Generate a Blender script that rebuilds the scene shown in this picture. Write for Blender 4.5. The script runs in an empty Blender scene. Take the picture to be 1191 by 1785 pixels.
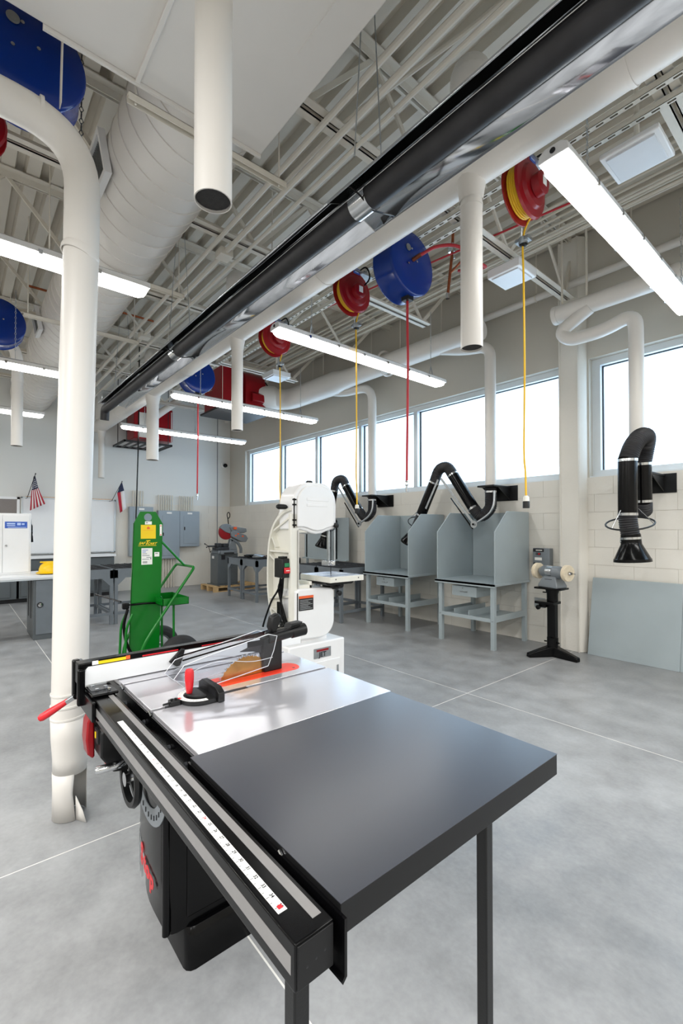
import bpy, math, random
from mathutils import Vector, Matrix
random.seed(7)
S = bpy.context.scene
COL = S.collection
PI = math.pi

# ------------------------------------------------------------------ camera
def setup_camera():
    yaw, pitch, f = math.radians(139.8), math.radians(0.8), 797.0
    fh = Vector((math.cos(yaw), math.sin(yaw), 0))
    r = Vector((math.sin(yaw), -math.cos(yaw), 0))
    fw = fh * math.cos(pitch) + Vector((0, 0, math.sin(pitch)))
    up = r.cross(fw)
    cd = bpy.data.cameras.new('camera')
    cam = bpy.data.objects.new('camera', cd)
    COL.objects.link(cam)
    m = Matrix((r, up, -fw)).transposed().to_4x4()
    m.translation = (0, 0, 1.43)
    cam.matrix_world = m
    cd.sensor_fit = 'HORIZONTAL'
    cd.sensor_width = 36.0
    cd.lens = 36.0 * f / 1191.0
    cd.shift_y = (922 - 892.5 - f * math.tan(pitch)) / 1191.0
    cd.clip_start = 0.05
    S.camera = cam
setup_camera()

# ------------------------------------------------------------------ world, exposure, room lamps
w = bpy.data.worlds.new('overcast_sky'); S.world = w; w.use_nodes = True
nt = w.node_tree; nt.nodes.clear()
o_ = nt.nodes.new('ShaderNodeOutputWorld'); b_ = nt.nodes.new('ShaderNodeBackground')
b_.inputs[0].default_value = (0.66, 0.82, 1.0, 1); b_.inputs[1].default_value = 4.6
nt.links.new(b_.outputs[0], o_.inputs[0])
S.view_settings.view_transform = 'Standard'
S.view_settings.look = 'None'
S.view_settings.exposure = 0.22
S.view_settings.gamma = 1.0
S.view_settings.use_curve_mapping = False
S.cycles.use_denoising = True
S.cycles.denoiser = 'OPENIMAGEDENOISE'
S.cycles.max_bounces = 10
S.cycles.diffuse_bounces = 5
S.cycles.glossy_bounces = 5
S.cycles.transparent_max_bounces = 16
S.cycles.sample_clamp_indirect = 6.0
S.cycles.caustics_reflective = False
S.cycles.caustics_refractive = False
LIGHT_L = 14.0          # radiance of the fluorescent lenses

def strip_lamp(x, y, z):   # the rows of shop lights that go on behind and beside the camera
    l = bpy.data.lights.new('shop_light_lamp', 'AREA'); l.shape = 'RECTANGLE'
    l.size = 0.2; l.size_y = 2.4
    l.energy = 84.0; l.color = (1.0, 0.995, 0.98)
    o = bpy.data.objects.new('shop_light_lamp', l); COL.objects.link(o)
    o.location = (x, y, z)
for x_ in (1.6, 4.2):
    for y_ in (3.5, -0.1, -3.7):
        strip_lamp(x_, y_, 3.22)
for x_ in (-1.1, -3.65, -6.3, -8.8):
    strip_lamp(x_, -3.7, 3.22)
strip_lamp(-1.1, -1.9, 3.22)

# ------------------------------------------------------------------ materials
def lin(h):
    if isinstance(h, str):
        h = [int(h[i:i + 2], 16) / 255 for i in (0, 2, 4)]
    return tuple(c / 12.92 if c <= 0.04045 else ((c + 0.055) / 1.055) ** 2.4 for c in h)
MATS = {}
def mat(name, col, rough=0.5, metal=0.0, var=0.06, scale=6.0, bump=0.0, bscale=80.0, coat=0.0, spec=0.5, rvar=0.0):
    m = bpy.data.materials.new(name); m.use_nodes = True
    n = m.node_tree.nodes; L = m.node_tree.links
    p = n['Principled BSDF']
    c = lin(col)
    p.inputs['Roughness'].default_value = rough
    p.inputs['Metallic'].default_value = metal
    p.inputs['Specular IOR Level'].default_value = spec
    p.inputs['Coat Weight'].default_value = coat
    p.inputs['Coat Roughness'].default_value = 0.08
    g = n.new('ShaderNodeNewGeometry')
    nz = n.new('ShaderNodeTexNoise'); nz.inputs['Scale'].default_value = scale
    nz.inputs['Detail'].default_value = 4
    L.new(g.outputs['Position'], nz.inputs['Vector'])
    r = n.new('ShaderNodeValToRGB')
    r.color_ramp.elements[0].position = 0.3; r.color_ramp.elements[1].position = 0.7
    r.color_ramp.elements[0].color = tuple(max(0, x * (1 - var)) for x in c) + (1,)
    r.color_ramp.elements[1].color = tuple(min(1, x * (1 + var)) for x in c) + (1,)
    L.new(nz.outputs['Fac'], r.inputs[0]); L.new(r.outputs[0], p.inputs['Base Color'])
    if rvar:
        mr = n.new('ShaderNodeMapRange')
        mr.inputs[3].default_value = max(0.02, rough - rvar); mr.inputs[4].default_value = rough + rvar
        L.new(nz.outputs['Fac'], mr.inputs[0]); L.new(mr.outputs[0], p.inputs['Roughness'])
    if bump:
        n2 = n.new('ShaderNodeTexNoise'); n2.inputs['Scale'].default_value = bscale; n2.inputs['Detail'].default_value = 3
        L.new(g.outputs['Position'], n2.inputs['Vector'])
        b = n.new('ShaderNodeBump'); b.inputs['Strength'].default_value = bump; b.inputs['Distance'].default_value = 0.01
        L.new(n2.outputs['Fac'], b.inputs['Height']); L.new(b.outputs[0], p.inputs['Normal'])
    MATS[name] = m
    return m
def emit(name, col, s):
    m = bpy.data.materials.new(name); m.use_nodes = True
    n = m.node_tree.nodes; n.clear()
    o = n.new('ShaderNodeOutputMaterial'); e = n.new('ShaderNodeEmission')
    e.inputs[0].default_value = lin(col) + (1,); e.inputs[1].default_value = s
    m.node_tree.links.new(e.outputs[0], o.inputs[0])
    return m
def clear_mat(name, col, f_trans, kind='glossy', rough=0.05, translucent=0.0):
    m = bpy.data.materials.new(name); m.use_nodes = True
    n = m.node_tree.nodes; L = m.node_tree.links; n.clear()
    o = n.new('ShaderNodeOutputMaterial')
    t = n.new('ShaderNodeBsdfTransparent'); t.inputs[0].default_value = lin(col) + (1,)
    base = t.outputs[0]
    if translucent:
        tr = n.new('ShaderNodeBsdfTranslucent'); tr.inputs[0].default_value = lin(col) + (1,)
        mx = n.new('ShaderNodeMixShader'); mx.inputs[0].default_value = translucent
        L.new(base, mx.inputs[1]); L.new(tr.outputs[0], mx.inputs[2]); base = mx.outputs[0]
    gl = n.new('ShaderNodeBsdfGlossy'); gl.inputs['Roughness'].default_value = rough
    fr = n.new('ShaderNodeLayerWeight'); fr.inputs[0].default_value = 0.5
    pw = n.new('ShaderNodeMath'); pw.operation = 'POWER'; pw.inputs[1].default_value = 3.5
    L.new(fr.outputs['Facing'], pw.inputs[0])
    ml = n.new('ShaderNodeMath'); ml.operation = 'MULTIPLY_ADD'; ml.inputs[1].default_value = f_trans; ml.inputs[2].default_value = 0.03
    L.new(pw.outputs[0], ml.inputs[0])
    m2 = n.new('ShaderNodeMixShader')
    L.new(ml.outputs[0], m2.inputs[0]); L.new(base, m2.inputs[1]); L.new(gl.outputs[0], m2.inputs[2])
    L.new(m2.outputs[0], o.inputs[0])
    return m

WALL = mat('shaded_wall_paint', 'C6C1B6', 0.55, var=0.02, scale=1.2, bump=0.06, bscale=60)  # backlit shade above the windows is put into this wall colour
WALLB = mat('pale_wall', 'DDDEDB', 0.5, var=0.015, scale=1.2, bump=0.05, bscale=60)
BLOCK = mat('painted_block', 'E0DCD3', 0.5, var=0.03, scale=2.5, bump=0.16, bscale=45)
DUCT = mat('duct_paint', 'DEDAD4', 0.38, var=0.02, scale=3, bump=0.02, bscale=8)
DECK = mat('deck_paint', 'CFC8BB', 0.6, var=0.03, scale=3)
STEELW = mat('joist_paint', 'D9D3C7', 0.55, var=0.03, scale=5)
ALU = mat('window_aluminium', 'CFD6DA', 0.4, 0.3, var=0.02)
FRAMEW = mat('window_frame_paint', 'DDE3E6', 0.45, var=0.02)
BLK = mat('gloss_black', '050506', 0.2, var=0.2, spec=0.2)
BLKM = mat('black_plastic', '0F1011', 0.42, var=0.2, scale=20, bump=0.05, bscale=300, spec=0.35)
BLKT = mat('heater_tube_black', '2A292B', 0.55, 0.2, var=0.25, scale=9, bump=0.08, bscale=50)
LAM = mat('extension_laminate', '2E3038', 0.28, var=0.015, scale=2, spec=0.75)
LAME = mat('laminate_edge', '0C0C0D', 0.42, var=0.15, scale=10, spec=0.3)
IRON = mat('ground_cast_iron', 'D6D5DA', 0.22, 0.65, var=0.02, scale=3)
CHROME = mat('bright_steel', 'C9CBCD', 0.16, 1.0, var=0.04)
MIRROR = mat('polished_reflector', 'BFC2C6', 0.1, 1.0, var=0.03, scale=4, bump=0.012, bscale=2)
GALV = mat('galvanised_steel', 'A9ADB0', 0.3, 0.9, var=0.12, scale=25)
BOOTH = mat('booth_grey_paint', 'A3AEB2', 0.36, 0.05, var=0.03, scale=4, bump=0.01, bscale=100)
BENCH = mat('bench_grey_paint', '6F767C', 0.42, var=0.06, scale=6)
DGREY = mat('dark_grey_enamel', '5A6063', 0.38, var=0.05)
GRATE = mat('grating_steel', '3A3C40', 0.5, 0.4, var=0.2, scale=15)
WHITE = mat('white_enamel', 'ECECEC', 0.25, var=0.015, coat=0.2)
CREAM = mat('machine_cream', 'E2E0D6', 0.3, var=0.02, coat=0.2)
WHITEL = mat('white_laminate', 'EEF0F2', 0.3, var=0.01)
RED = mat('red_enamel', '8C1019', 0.3, var=0.08, spec=0.35)
REDP = mat('red_plastic', 'D0202A', 0.35, var=0.05)
REDO = mat('red_insert', 'F0402A', 0.4, var=0.04)
REDH = mat('red_hose', 'B3242E', 0.45, var=0.08)
BLUE = mat('blue_enamel', '032C7C', 0.18, var=0.05, spec=0.4)
YEL = mat('yellow_cord', 'E8B81C', 0.5, var=0.06)
HATY = mat('hat_yellow', 'F5C800', 0.35, var=0.03)
GREEN = mat('cart_green', '06701C', 0.25, var=0.06, spec=0.4)
RUB = mat('tyre_rubber', '2B2B2C', 0.75, var=0.15, scale=20, bump=0.1, bscale=90)
PANEL = mat('panelboard_grey', '97A2AB', 0.4, var=0.02)
PAPER = mat('paper_label', 'F2F1EC', 0.6, var=0.02)
LYEL = mat('label_yellow', 'F2CC0A', 0.5, var=0.02)
LORG = mat('label_orange', 'E8602A', 0.5, var=0.03)
LBLK = mat('label_black', '16161A', 0.5, var=0.05)
LBLUE = mat('label_blue', '2E58B8', 0.45, var=0.15, scale=60)
LLBLUE = mat('label_pale_blue', 'B8CCF0', 0.45, var=0.05)
BRONZE = mat('blade_bronze', 'B5823A', 0.28, 0.9, var=0.15, scale=30)
COPPER = mat('copper_pipe', 'A05A3C', 0.35, 0.8, var=0.25, scale=18)
WOOD = mat('pallet_wood', 'C9A878', 0.7, var=0.14, scale=14, bump=0.15, bscale=70)
BUFF = mat('buffing_cotton', 'E4D6BC', 0.85, var=0.08, scale=40, bump=0.3, bscale=120)
GREYM = mat('grinder_grey', '7C8287', 0.4, 0.2, var=0.06)
GBOARD = mat('grey_tackboard', '867F7C', 0.8, var=0.05, scale=60)
NAVY = mat('flag_navy', '2A3350', 0.8, var=0.05)
FRED = mat('flag_red', 'B8273A', 0.8, var=0.05)
FWHT = mat('flag_white', 'EDEAEA', 0.8, var=0.02)
TAPE = mat('rail_tape', '807E7D', 0.35, var=0.04, scale=30)
CAULK = mat('joint_sealant', 'E6E4DE', 0.8, var=0.05, scale=30)
DARKIN = mat('dark_interior', '2C2B2B', 0.8, var=0.2, scale=60, bump=0.2, bscale=200)
LENS = emit('lamp_lens', 'FFFEFA', LIGHT_L)
LENSW = mat('opal_cover', 'D9DCE0', 0.3, var=0.02)
GLASS = clear_mat('frosted_pane', 'F4FAFD', 0.6, rough=0.1, translucent=0.35)
PLEX = clear_mat('clear_guard', 'F8F9FB', 0.6, rough=0.06)

def concrete():
    m = bpy.data.materials.new('polished_concrete'); m.use_nodes = True
    n = m.node_tree.nodes; L = m.node_tree.links; p = n['Principled BSDF']
    g = n.new('ShaderNodeNewGeometry')
    def noise(s, d, dist=0.0):
        z = n.new('ShaderNodeTexNoise'); z.inputs['Scale'].default_value = s; z.inputs['Detail'].default_value = d
        z.inputs['Distortion'].default_value = dist
        L.new(g.outputs['Position'], z.inputs['Vector']); return z
    a = noise(0.9, 6); b = noise(4.5, 9); c = noise(45, 5)
    b.inputs['Roughness'].default_value = 0.62
    r = n.new('ShaderNodeValToRGB')
    e = r.color_ramp.elements
    e[0].position = 0.38; e[0].color = lin('7E7F80') + (1,)
    e[1].position = 0.62; e[1].color = lin('A7A8A9') + (1,)
    mx = n.new('ShaderNodeMix'); mx.data_type = 'FLOAT'; mx.inputs[0].default_value = 0.45
    L.new(a.outputs[0], mx.inputs[2]); L.new(b.outputs[0], mx.inputs[3])
    m2 = n.new('ShaderNodeMix'); m2.data_type = 'FLOAT'; m2.inputs[0].default_value = 0.12
    L.new(mx.outputs[0], m2.inputs[2]); L.new(c.outputs[0], m2.inputs[3])
    L.new(m2.outputs[0], r.inputs[0]); L.new(r.outputs[0], p.inputs['Base Color'])
    mr = n.new('ShaderNodeMapRange'); mr.inputs[1].default_value = 0.35; mr.inputs[2].default_value = 0.65
    mr.inputs[3].default_value = 0.30; mr.inputs[4].default_value = 0.46
    L.new(b.outputs[0], mr.inputs[0]); L.new(mr.outputs[0], p.inputs['Roughness'])
    bp = n.new('ShaderNodeBump'); bp.inputs['Strength'].default_value = 0.05; bp.inputs['Distance'].default_value = 0.01
    L.new(b.outputs[0], bp.inputs['Height']); L.new(bp.outputs[0], p.inputs['Normal'])
    return m
CONC = concrete()

# ------------------------------------------------------------------ building helpers
ORG = {}
def thing(name, label, cat, loc, group=None):
    o = bpy.data.objects.new(name, None); COL.objects.link(o)
    o.empty_display_size = 0.1
    o.location = loc; o['label'] = label; o['category'] = cat
    if group: o['group'] = group
    ORG[o.name] = Vector(loc)
    return o
def tag(o, label, cat, group=None):
    o['label'] = label; o['category'] = cat
    if group: o['group'] = group
    return o
def struct(o):
    o['kind'] = 'structure'; return o
def dup(root, d, label=None, group=None, parent=None):
    c = root.copy(); COL.objects.link(c)
    if parent is None:
        c.location = root.location + Vector(d)
        if label: c['label'] = label
        if group: c['group'] = group
        ORG[c.name] = c.location.copy()
    else:
        c.parent = parent
    for ch in root.children:
        dup(ch, d, parent=c)
    return c

class MB:
    def __init__(s): s.v = []; s.f = []
    def add(s, vs, fs):
        k = len(s.v); s.v += [tuple(x) for x in vs]; s.f += [tuple(i + k for i in f) for f in fs]; return s
    def box(s, x0, y0, z0, x1, y1, z1):
        return s.add([(x0, y0, z0), (x1, y0, z0), (x1, y1, z0), (x0, y1, z0), (x0, y0, z1), (x1, y0, z1), (x1, y1, z1), (x0, y1, z1)],
                     [(0, 3, 2, 1), (4, 5, 6, 7), (0, 1, 5, 4), (1, 2, 6, 5), (2, 3, 7, 6), (3, 0, 4, 7)])
    def bar(s, p0, p1, w, h, up=(0, 0, 1)):
        p0, p1 = Vector(p0), Vector(p1); d = (p1 - p0).normalized(); u = Vector(up)
        if abs(d.dot(u)) > 0.98: u = Vector((0, 1, 0))
        a = d.cross(u).normalized(); b = a.cross(d).normalized()
        a *= w / 2; b *= h / 2
        vs = [p0 - a - b, p0 + a - b, p0 + a + b, p0 - a + b, p1 - a - b, p1 + a - b, p1 + a + b, p1 - a + b]
        return s.add(vs, [(0, 1, 2, 3)[::-1], (4, 5, 6, 7), (0, 1, 5, 4), (1, 2, 6, 5), (2, 3, 7, 6), (3, 0, 4, 7)])
    def tube(s, pts, r, n=12, closed=False, caps=True):
        P = [Vector(p) for p in pts]; N = len(P)
        R = r if isinstance(r, (list, tuple)) else [r] * N
        T = []
        for i in range(N):
            if closed: t = P[(i + 1) % N] - P[i - 1]
            else: t = P[min(i + 1, N - 1)] - P[max(i - 1, 0)]
            T.append(t.normalized() if t.length > 1e-9 else Vector((0, 0, 1)))
        u = Vector((0, 0, 1)) if abs(T[0].z) < 0.9 else Vector((1, 0, 0))
        a = T[0].cross(u).normalized(); vs = []
        for i in range(N):
            a = (a - T[i] * a.dot(T[i])).normalized(); b = T[i].cross(a)
            for j in range(n):
                q = 2 * PI * j / n
                vs.append(P[i] + (a * math.cos(q) + b * math.sin(q)) * R[i])
        fs = []
        for i in range(N if closed else N - 1):
            k, l = i * n, ((i + 1) % N) * n
            for j in range(n):
                fs.append((k + j, k + (j + 1) % n, l + (j + 1) % n, l + j))
        if caps and not closed:
            fs.append(tuple(range(n))[::-1]); fs.append(tuple(range((N - 1) * n, N * n)))
        return s.add(vs, fs)
    def cyl(s, p0, p1, r, n=16, r1=None, caps=True):
        return s.tube([p0, p1], [r, r if r1 is None else r1], n, caps=caps)
    def lathe(s, prof, o, axis=(0, 0, 1), n=24, closed=False):
        A = Vector(axis).normalized(); u = Vector((0, 0, 1)) if abs(A.z) < 0.9 else Vector((1, 0, 0))
        a = A.cross(u).normalized(); b = A.cross(a); o = Vector(o); vs = []
        for r, t in prof:
            for j in range(n):
                q = 2 * PI * j / n
                vs.append(o + A * t + (a * math.cos(q) + b * math.sin(q)) * max(r, 1e-4))
        fs = []; m = len(prof)
        for i in range(m if closed else m - 1):
            k, l = i * n, ((i + 1) % m) * n
            for j in range(n):
                fs.append((k + j, l + j, l + (j + 1) % n, k + (j + 1) % n))
        return s.add(vs, fs)
    def prism(s, poly, off):
        n = len(poly); off = Vector(off)
        vs = [Vector(p) for p in poly] + [Vector(p) + off for p in poly]
        fs = [tuple(range(n))[::-1], tuple(range(n, 2 * n))] + [(i, (i + 1) % n, n + (i + 1) % n, n + i) for i in range(n)]
        return s.add(vs, fs)
    def sheet(s, rows):
        m, n = len(rows), len(rows[0]); vs = [p for r in rows for p in r]
        return s.add(vs, [(i * n + j, i * n + j + 1, (i + 1) * n + j + 1, (i + 1) * n + j) for i in range(m - 1) for j in range(n - 1)])
    def obj(s, name, m, parent=None, bev=0.0, seg=2, smooth=38, loc=None, solid=0.0):
        off = Vector((0, 0, 0))
        top = parent
        while top is not None and top.parent is not None: top = top.parent
        if top is not None: off = ORG[top.name]
        elif loc is not None: off = Vector(loc)
        me = bpy.data.meshes.new(name)
        me.from_pydata([(x - off.x, y - off.y, z - off.z) for x, y, z in s.v], [], s.f)
        me.materials.append(m)
        # consistent outward normals
        import bmesh
        bm = bmesh.new(); bm.from_mesh(me); bmesh.ops.recalc_face_normals(bm, faces=bm.faces); bm.to_mesh(me); bm.free()
        if smooth:
            me.polygons.foreach_set('use_smooth', [True] * len(me.polygons))
            me.set_sharp_from_angle(angle=math.radians(smooth))
        o = bpy.data.objects.new(name, me); COL.objects.link(o)
        if parent is not None: o.parent = parent
        elif loc is not None: o.location = loc; ORG[o.name] = Vector(loc)
        else: ORG[o.name] = Vector((0, 0, 0))
        if solid:
            md = o.modifiers.new('thickness', 'SOLIDIFY'); md.thickness = solid; md.offset = 0
        if bev:
            md = o.modifiers.new('bevel', 'BEVEL'); md.width = bev; md.segments = seg; md.limit_method = 'ANGLE'
            md.angle_limit = math.radians(40); md.harden_normals = False
        return o
def share(o, name, d, parent):           # another piece that shares its mesh
    c = bpy.data.objects.new(name, o.data); COL.objects.link(c); c.location = d; c.parent = parent
    return c
def arc(c, r, a0, a1, n, plane='xz', fixed=0.0):
    out = []
    for i in range(n + 1):
        q = math.radians(a0 + (a1 - a0) * i / n); u, v = c[0] + r * math.cos(q), c[1] + r * math.sin(q)
        out.append((u, fixed, v) if plane == 'xz' else (u, v, fixed) if plane == 'xy' else (fixed, u, v))
    return out
def spline(pts, n=8):                     # Catmull-Rom through points
    P = [Vector(p) for p in pts]; P = [P[0] * 2 - P[1]] + P + [P[-1] * 2 - P[-2]]; out = []
    for i in range(1, len(P) - 2):
        for k in range(n):
            t = k / n; a, b, c, d = P[i - 1:i + 3]
            out.append(0.5 * ((2 * b) + (c - a) * t + (2 * a - 5 * b + 4 * c - d) * t * t + (3 * b - a - 3 * c + d) * t ** 3))
    out.append(P[-2]); return out
def bend(pts, r, n=6):                    # polyline with rounded corners
    P = [Vector(p) for p in pts]; out = [P[0]]
    for i in range(1, len(P) - 1):
        a, b = (P[i - 1] - P[i]), (P[i + 1] - P[i]); k = min(r, a.length * .49, b.length * .49)
        p, q = P[i] + a.normalized() * k, P[i] + b.normalized() * k
        for j in range(n + 1):
            t = j / n; out.append(p * (1 - t) ** 2 + P[i] * 2 * t * (1 - t) + q * t * t)
    out.append(P[-1]); return out
def text(name, body, size, loc, ux, uy, m, parent, depth=0.0006, align='CENTER', shear=0.0, bold=0.0):
    cu = bpy.data.curves.new(name, 'FONT'); cu.body = body; cu.size = size; cu.extrude = depth
    cu.align_x = align; cu.align_y = 'CENTER'; cu.shear = shear; cu.offset = bold; cu.resolution_u = 2
    t = bpy.data.objects.new(name, cu); COL.objects.link(t)
    dg = bpy.context.evaluated_depsgraph_get()
    me = bpy.data.meshes.new_from_object(t.evaluated_get(dg)); bpy.data.objects.remove(t)
    X, Y = Vector(ux).normalized(), Vector(uy).normalized(); Z = X.cross(Y)
    M = Matrix((X, Y, Z)).transposed().to_4x4(); M.translation = Vector(loc)
    top = parent
    while top.parent is not None: top = top.parent
    me.transform(Matrix.Translation(-ORG[top.name]) @ M)
    me.materials.clear(); me.materials.append(m)
    o = bpy.data.objects.new(name, me); COL.objects.link(o); o.parent = parent
    return o
UP, DX, DY = (0, 0, 1), (1, 0, 0), (0, 1, 0)

# ------------------------------------------------------------------ the room shell
fl = struct(MB().box(-11.7, -7.1, -0.2, 6.3, 6.0, -0.0008).obj('floor', CAULK, smooth=0))
fx, fy = [-11.7, -8.9, -2.35, 6.3], [-7.1, -1.82, 0.798, 3.42, 6.0]
for i in range(3):
    for j in range(4):
        MB().box(fx[i] + .0035, fy[j] + .0035, -0.12, fx[i + 1] - .0035, fy[j + 1] - .0035, 0).obj('slab', CONC, fl, smooth=0)

WY, WX, DZ = 5.65, -11.35, 4.9
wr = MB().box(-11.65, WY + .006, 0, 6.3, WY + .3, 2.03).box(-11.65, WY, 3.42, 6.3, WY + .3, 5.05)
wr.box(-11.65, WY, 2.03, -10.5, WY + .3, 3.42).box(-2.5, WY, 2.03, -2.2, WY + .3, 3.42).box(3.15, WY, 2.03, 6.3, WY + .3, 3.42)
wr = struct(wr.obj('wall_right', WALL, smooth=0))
def blocks(parent, n, start, vertical_axis):
    full = half = None
    for c in range(10):
        x = 0.0 if c % 2 == 0 else -0.2
        while x < n - 0.02:
            a, b = max(x, 0), min(x + 0.4, n)
            hgt = 0.203
            if b - a > 0.05:
                whole = b - a > 0.39
                src = full if whole else None
                if src is None:
                    m = MB()
                    if vertical_axis == 'x': m.box(.0012, 0, .003, b - a - .0012, .05, hgt)
                    else: m.box(-.05, .0012, .003, 0, b - a - .0012, hgt)
                    src = m.obj('block', BLOCK, parent, bev=0, smooth=0)
                    if whole: full = src
                    o = src
                else:
                    o = share(src, 'block', (0, 0, 0), parent)
                o.location = (start + a, WY, c * .203) if vertical_axis == 'x' else (WX, start + a, c * .203)
            x += 0.4
blocks(wr, 10.4, -11.35, 'x')
MB().box(-0.95, WY, 0, 6.3, WY + .03, 2.03).obj('block_field', BLOCK, wr, smooth=0)
wb = struct(MB().box(WX - .3, -7.1, 0, WX - .006, 6.0, 2.03).box(WX - .3, -7.1, 2.03, WX, 6.0, 5.05).obj('wall_back', WALLB, smooth=0))
blocks(wb, 5.6, 0.05, 'y')
MB().box(WX - .03, -7.1, 0, WX, 0.05, 2.03).obj('block_field', BLOCK, wb, smooth=0)
struct(MB().box(-11.7, -7.1, 0, 6.3, -6.9, 5.05).obj('wall_left', WALL, smooth=0))
struct(MB().box(6.1, -7.1, 0, 6.3, 6.0, 5.05).obj('wall_front', WALL, smooth=0))
struct(MB().box(WX, 5.28, 0.0, WX + .012, 5.295, 4.86).obj('trim_1', GREYM, smooth=0))
# building column beside the grinder: a boxed steel shape with a shallow web
cm = MB().prism([(-2.5, 5.53, 0), (-2.27, 5.53, 0), (-2.22, 5.60, 0), (-2.22, 5.66, 0), (-2.5, 5.66, 0)], (0, 0, 4.86))
column = struct(cm.obj('column', BLOCK, bev=.006))
MB().box(-2.49, 5.522, 0, -2.478, 5.53, 4.86).box(-2.285, 5.522, 0, -2.273, 5.53, 4.86).obj('edge_bead', BLOCK, column, smooth=0)

def window(name, x0, x1, mull):
    z0, z1 = 2.03, 3.42
    m = MB().box(x0, 5.74, z0, x1, 5.88, z0 + .085).box(x0, 5.74, z1 - .075, x1, 5.88, z1)
    m.box(x0, 5.74, z0 + .085, x0 + .09, 5.88, z1 - .075).box(x1 - .09, 5.74, z0 + .085, x1, 5.88, z1 - .075)
    wn = struct(m.obj(name, FRAMEW, smooth=0))
    sl = MB().box(x0 + .001, WY + .001, z0, x1 - .001, 5.74, z0 + .012).obj('window_sill', FRAMEW, wn, smooth=0)
    for x in mull:
        MB().box(x - .04, 5.73, z0 + .085, x + .04, 5.88, z1 - .075).obj('mullion', ALU, wn, bev=.003)
    ed = [x0 + .05] + list(mull) + [x1 - .05]
    for a, b in zip(ed, ed[1:]):
        p = MB().box(a + .04, 5.825, z0 + .08, b - .04, 5.837, z1 - .07).obj('pane', GLASS, wn, smooth=0)
        MB().box(a + .04, 5.80, z1 - .085, b - .04, 5.825, z1 - .073).box(a + .04, 5.80, z0 + .085, a + .052, 5.825, z1 - .075).obj('gasket', LBLK, p, smooth=0)
window('window_1', -10.5, -2.5, [-8.93, -7.59, -6.25, -4.91, -3.57])
window('window_2', -2.2, 3.15, [-0.86, 0.48, 1.82])

# roof deck: long ribbed panels side by side, ribs along the room
ce = struct(MB().box(-11.7, -7.1, DZ + .13, 6.3, 6.0, DZ + .25).obj('ceiling', DECK, smooth=0))
def deck_profile():
    pr = []
    for k in range(3):
        y = k * .2
        pr += [(y, DZ), (y + .105, DZ), (y + .125, DZ + .075), (y + .18, DZ + .075)]
    return pr + [(.6, DZ)]
dp = deck_profile()
m = MB()
m.sheet([[(-11.5, y, z) for y, z in dp], [(6.2, y, z) for y, z in dp]])
first = m.obj('deck_panel', DECK, ce, smooth=0)
first.location = (0, -7.1, 0)
for k in range(1, 22): share(first, 'deck_panel', (0, -7.1 + .6 * k, 0), ce)

# bar joists across the room
def joist(x, y1, name='roof_joist'):
    j = thing(name, '', 'joist', (x, -7, 4.13))
    del j['label'], j['category']; struct(j)
    zb, zt = 4.13, 4.82
    for sgn in (-1, 1):
        a, b = sorted((x + sgn * .0125, x + sgn * .07)); c = x + sgn * .0125
        MB().box(a, -6.95, zb, b, y1, zb + .007).box(min(c, c + sgn * .007), -6.95, zb, max(c, c + sgn * .007), y1, zb + .06).obj('bottom_chord', STEELW, j, smooth=0)
    for sgn in (-1, 1):
        a, b = sorted((x + sgn * .0125, x + sgn * .075)); c = x + sgn * .0125
        MB().box(a, -6.95, zt + .06, b, 5.66, zt + .07).box(min(c, c + sgn * .007), -6.95, zt, max(c, c + sgn * .007), 5.66, zt + .065).obj('top_chord', STEELW, j, smooth=0)
    p, y = 0.62, y1 - .1
    while y > -3.2:
        MB().bar((x, y, zb + .03), (x, y - p, zt + .03), .035, .02, (1, 0, 0)).obj('web_bar', STEELW, j, smooth=0)
        MB().bar((x, y - p, zt + .03), (x, y - 2 * p, zb + .03), .035, .02, (1, 0, 0)).obj('web_bar', STEELW, j, smooth=0)
        y -= 2 * p
    MB().bar((x, y1 - .1, zb + .03), (x, min(y1 + .55, 5.64), zt + .03), .045, .03, (1, 0, 0)).obj('web_bar', STEELW, j, smooth=0)
for k, x in enumerate((-10.01, -8.48, -6.95, -5.42, -3.89, -2.36, -0.83, 0.7)):
    joist(x, 5.5 if k in (5, 6) else 4.78)

# ------------------------------------------------------------------ overhead: conduits, struts, ducts
for k in range(7):
    y = 4.50 + k * .095
    o = MB().cyl((-11.3, y, 4.62 + (k % 2) * .004), (2.0, y, 4.62), .013, 8).obj('conduit', STEELW, loc=(-4.6, y, 4.62))
    tag(o, 'white painted conduit in the close parallel bundle high along the window wall', 'conduit', 'conduit bundle by the window wall')
for y, z, r in ((1.83, 4.10, .02), (1.96, 4.09, .022), (2.12, 4.10, .016)):
    o = MB().cyl((-10.6, y, z), (1.5, y, z), r, 8).obj('conduit', STEELW, loc=(-4.5, y, z))
    tag(o, 'white painted conduit of the three running under the joists beside the radiant heater', 'conduit', 'conduits beside the heater')
for xx in (-4.15, -6.6):
    b = MB().box(xx, 1.9, 4.05, xx + .13, 2.03, 4.12).obj('junction_box', STEELW, loc=(xx, 1.96, 4.08), bev=.004)
    tag(b, 'small white junction box on the %s conduit run beside the heater' % ('nearer' if xx > -5 else 'farther'), 'junction box')
br = MB().tube(bend([(-0.2, 2.55, 4.66), (-1.55, 2.5, 4.62), (-2.3, 1.95, 4.14), (-3.0, 1.95, 4.14)], .25), .017, 8).obj('conduit', STEELW, loc=(-1.5, 2.5, 4.6))
tag(br, 'white conduit that bends down at an angle above the radiant heater', 'conduit')
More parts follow.
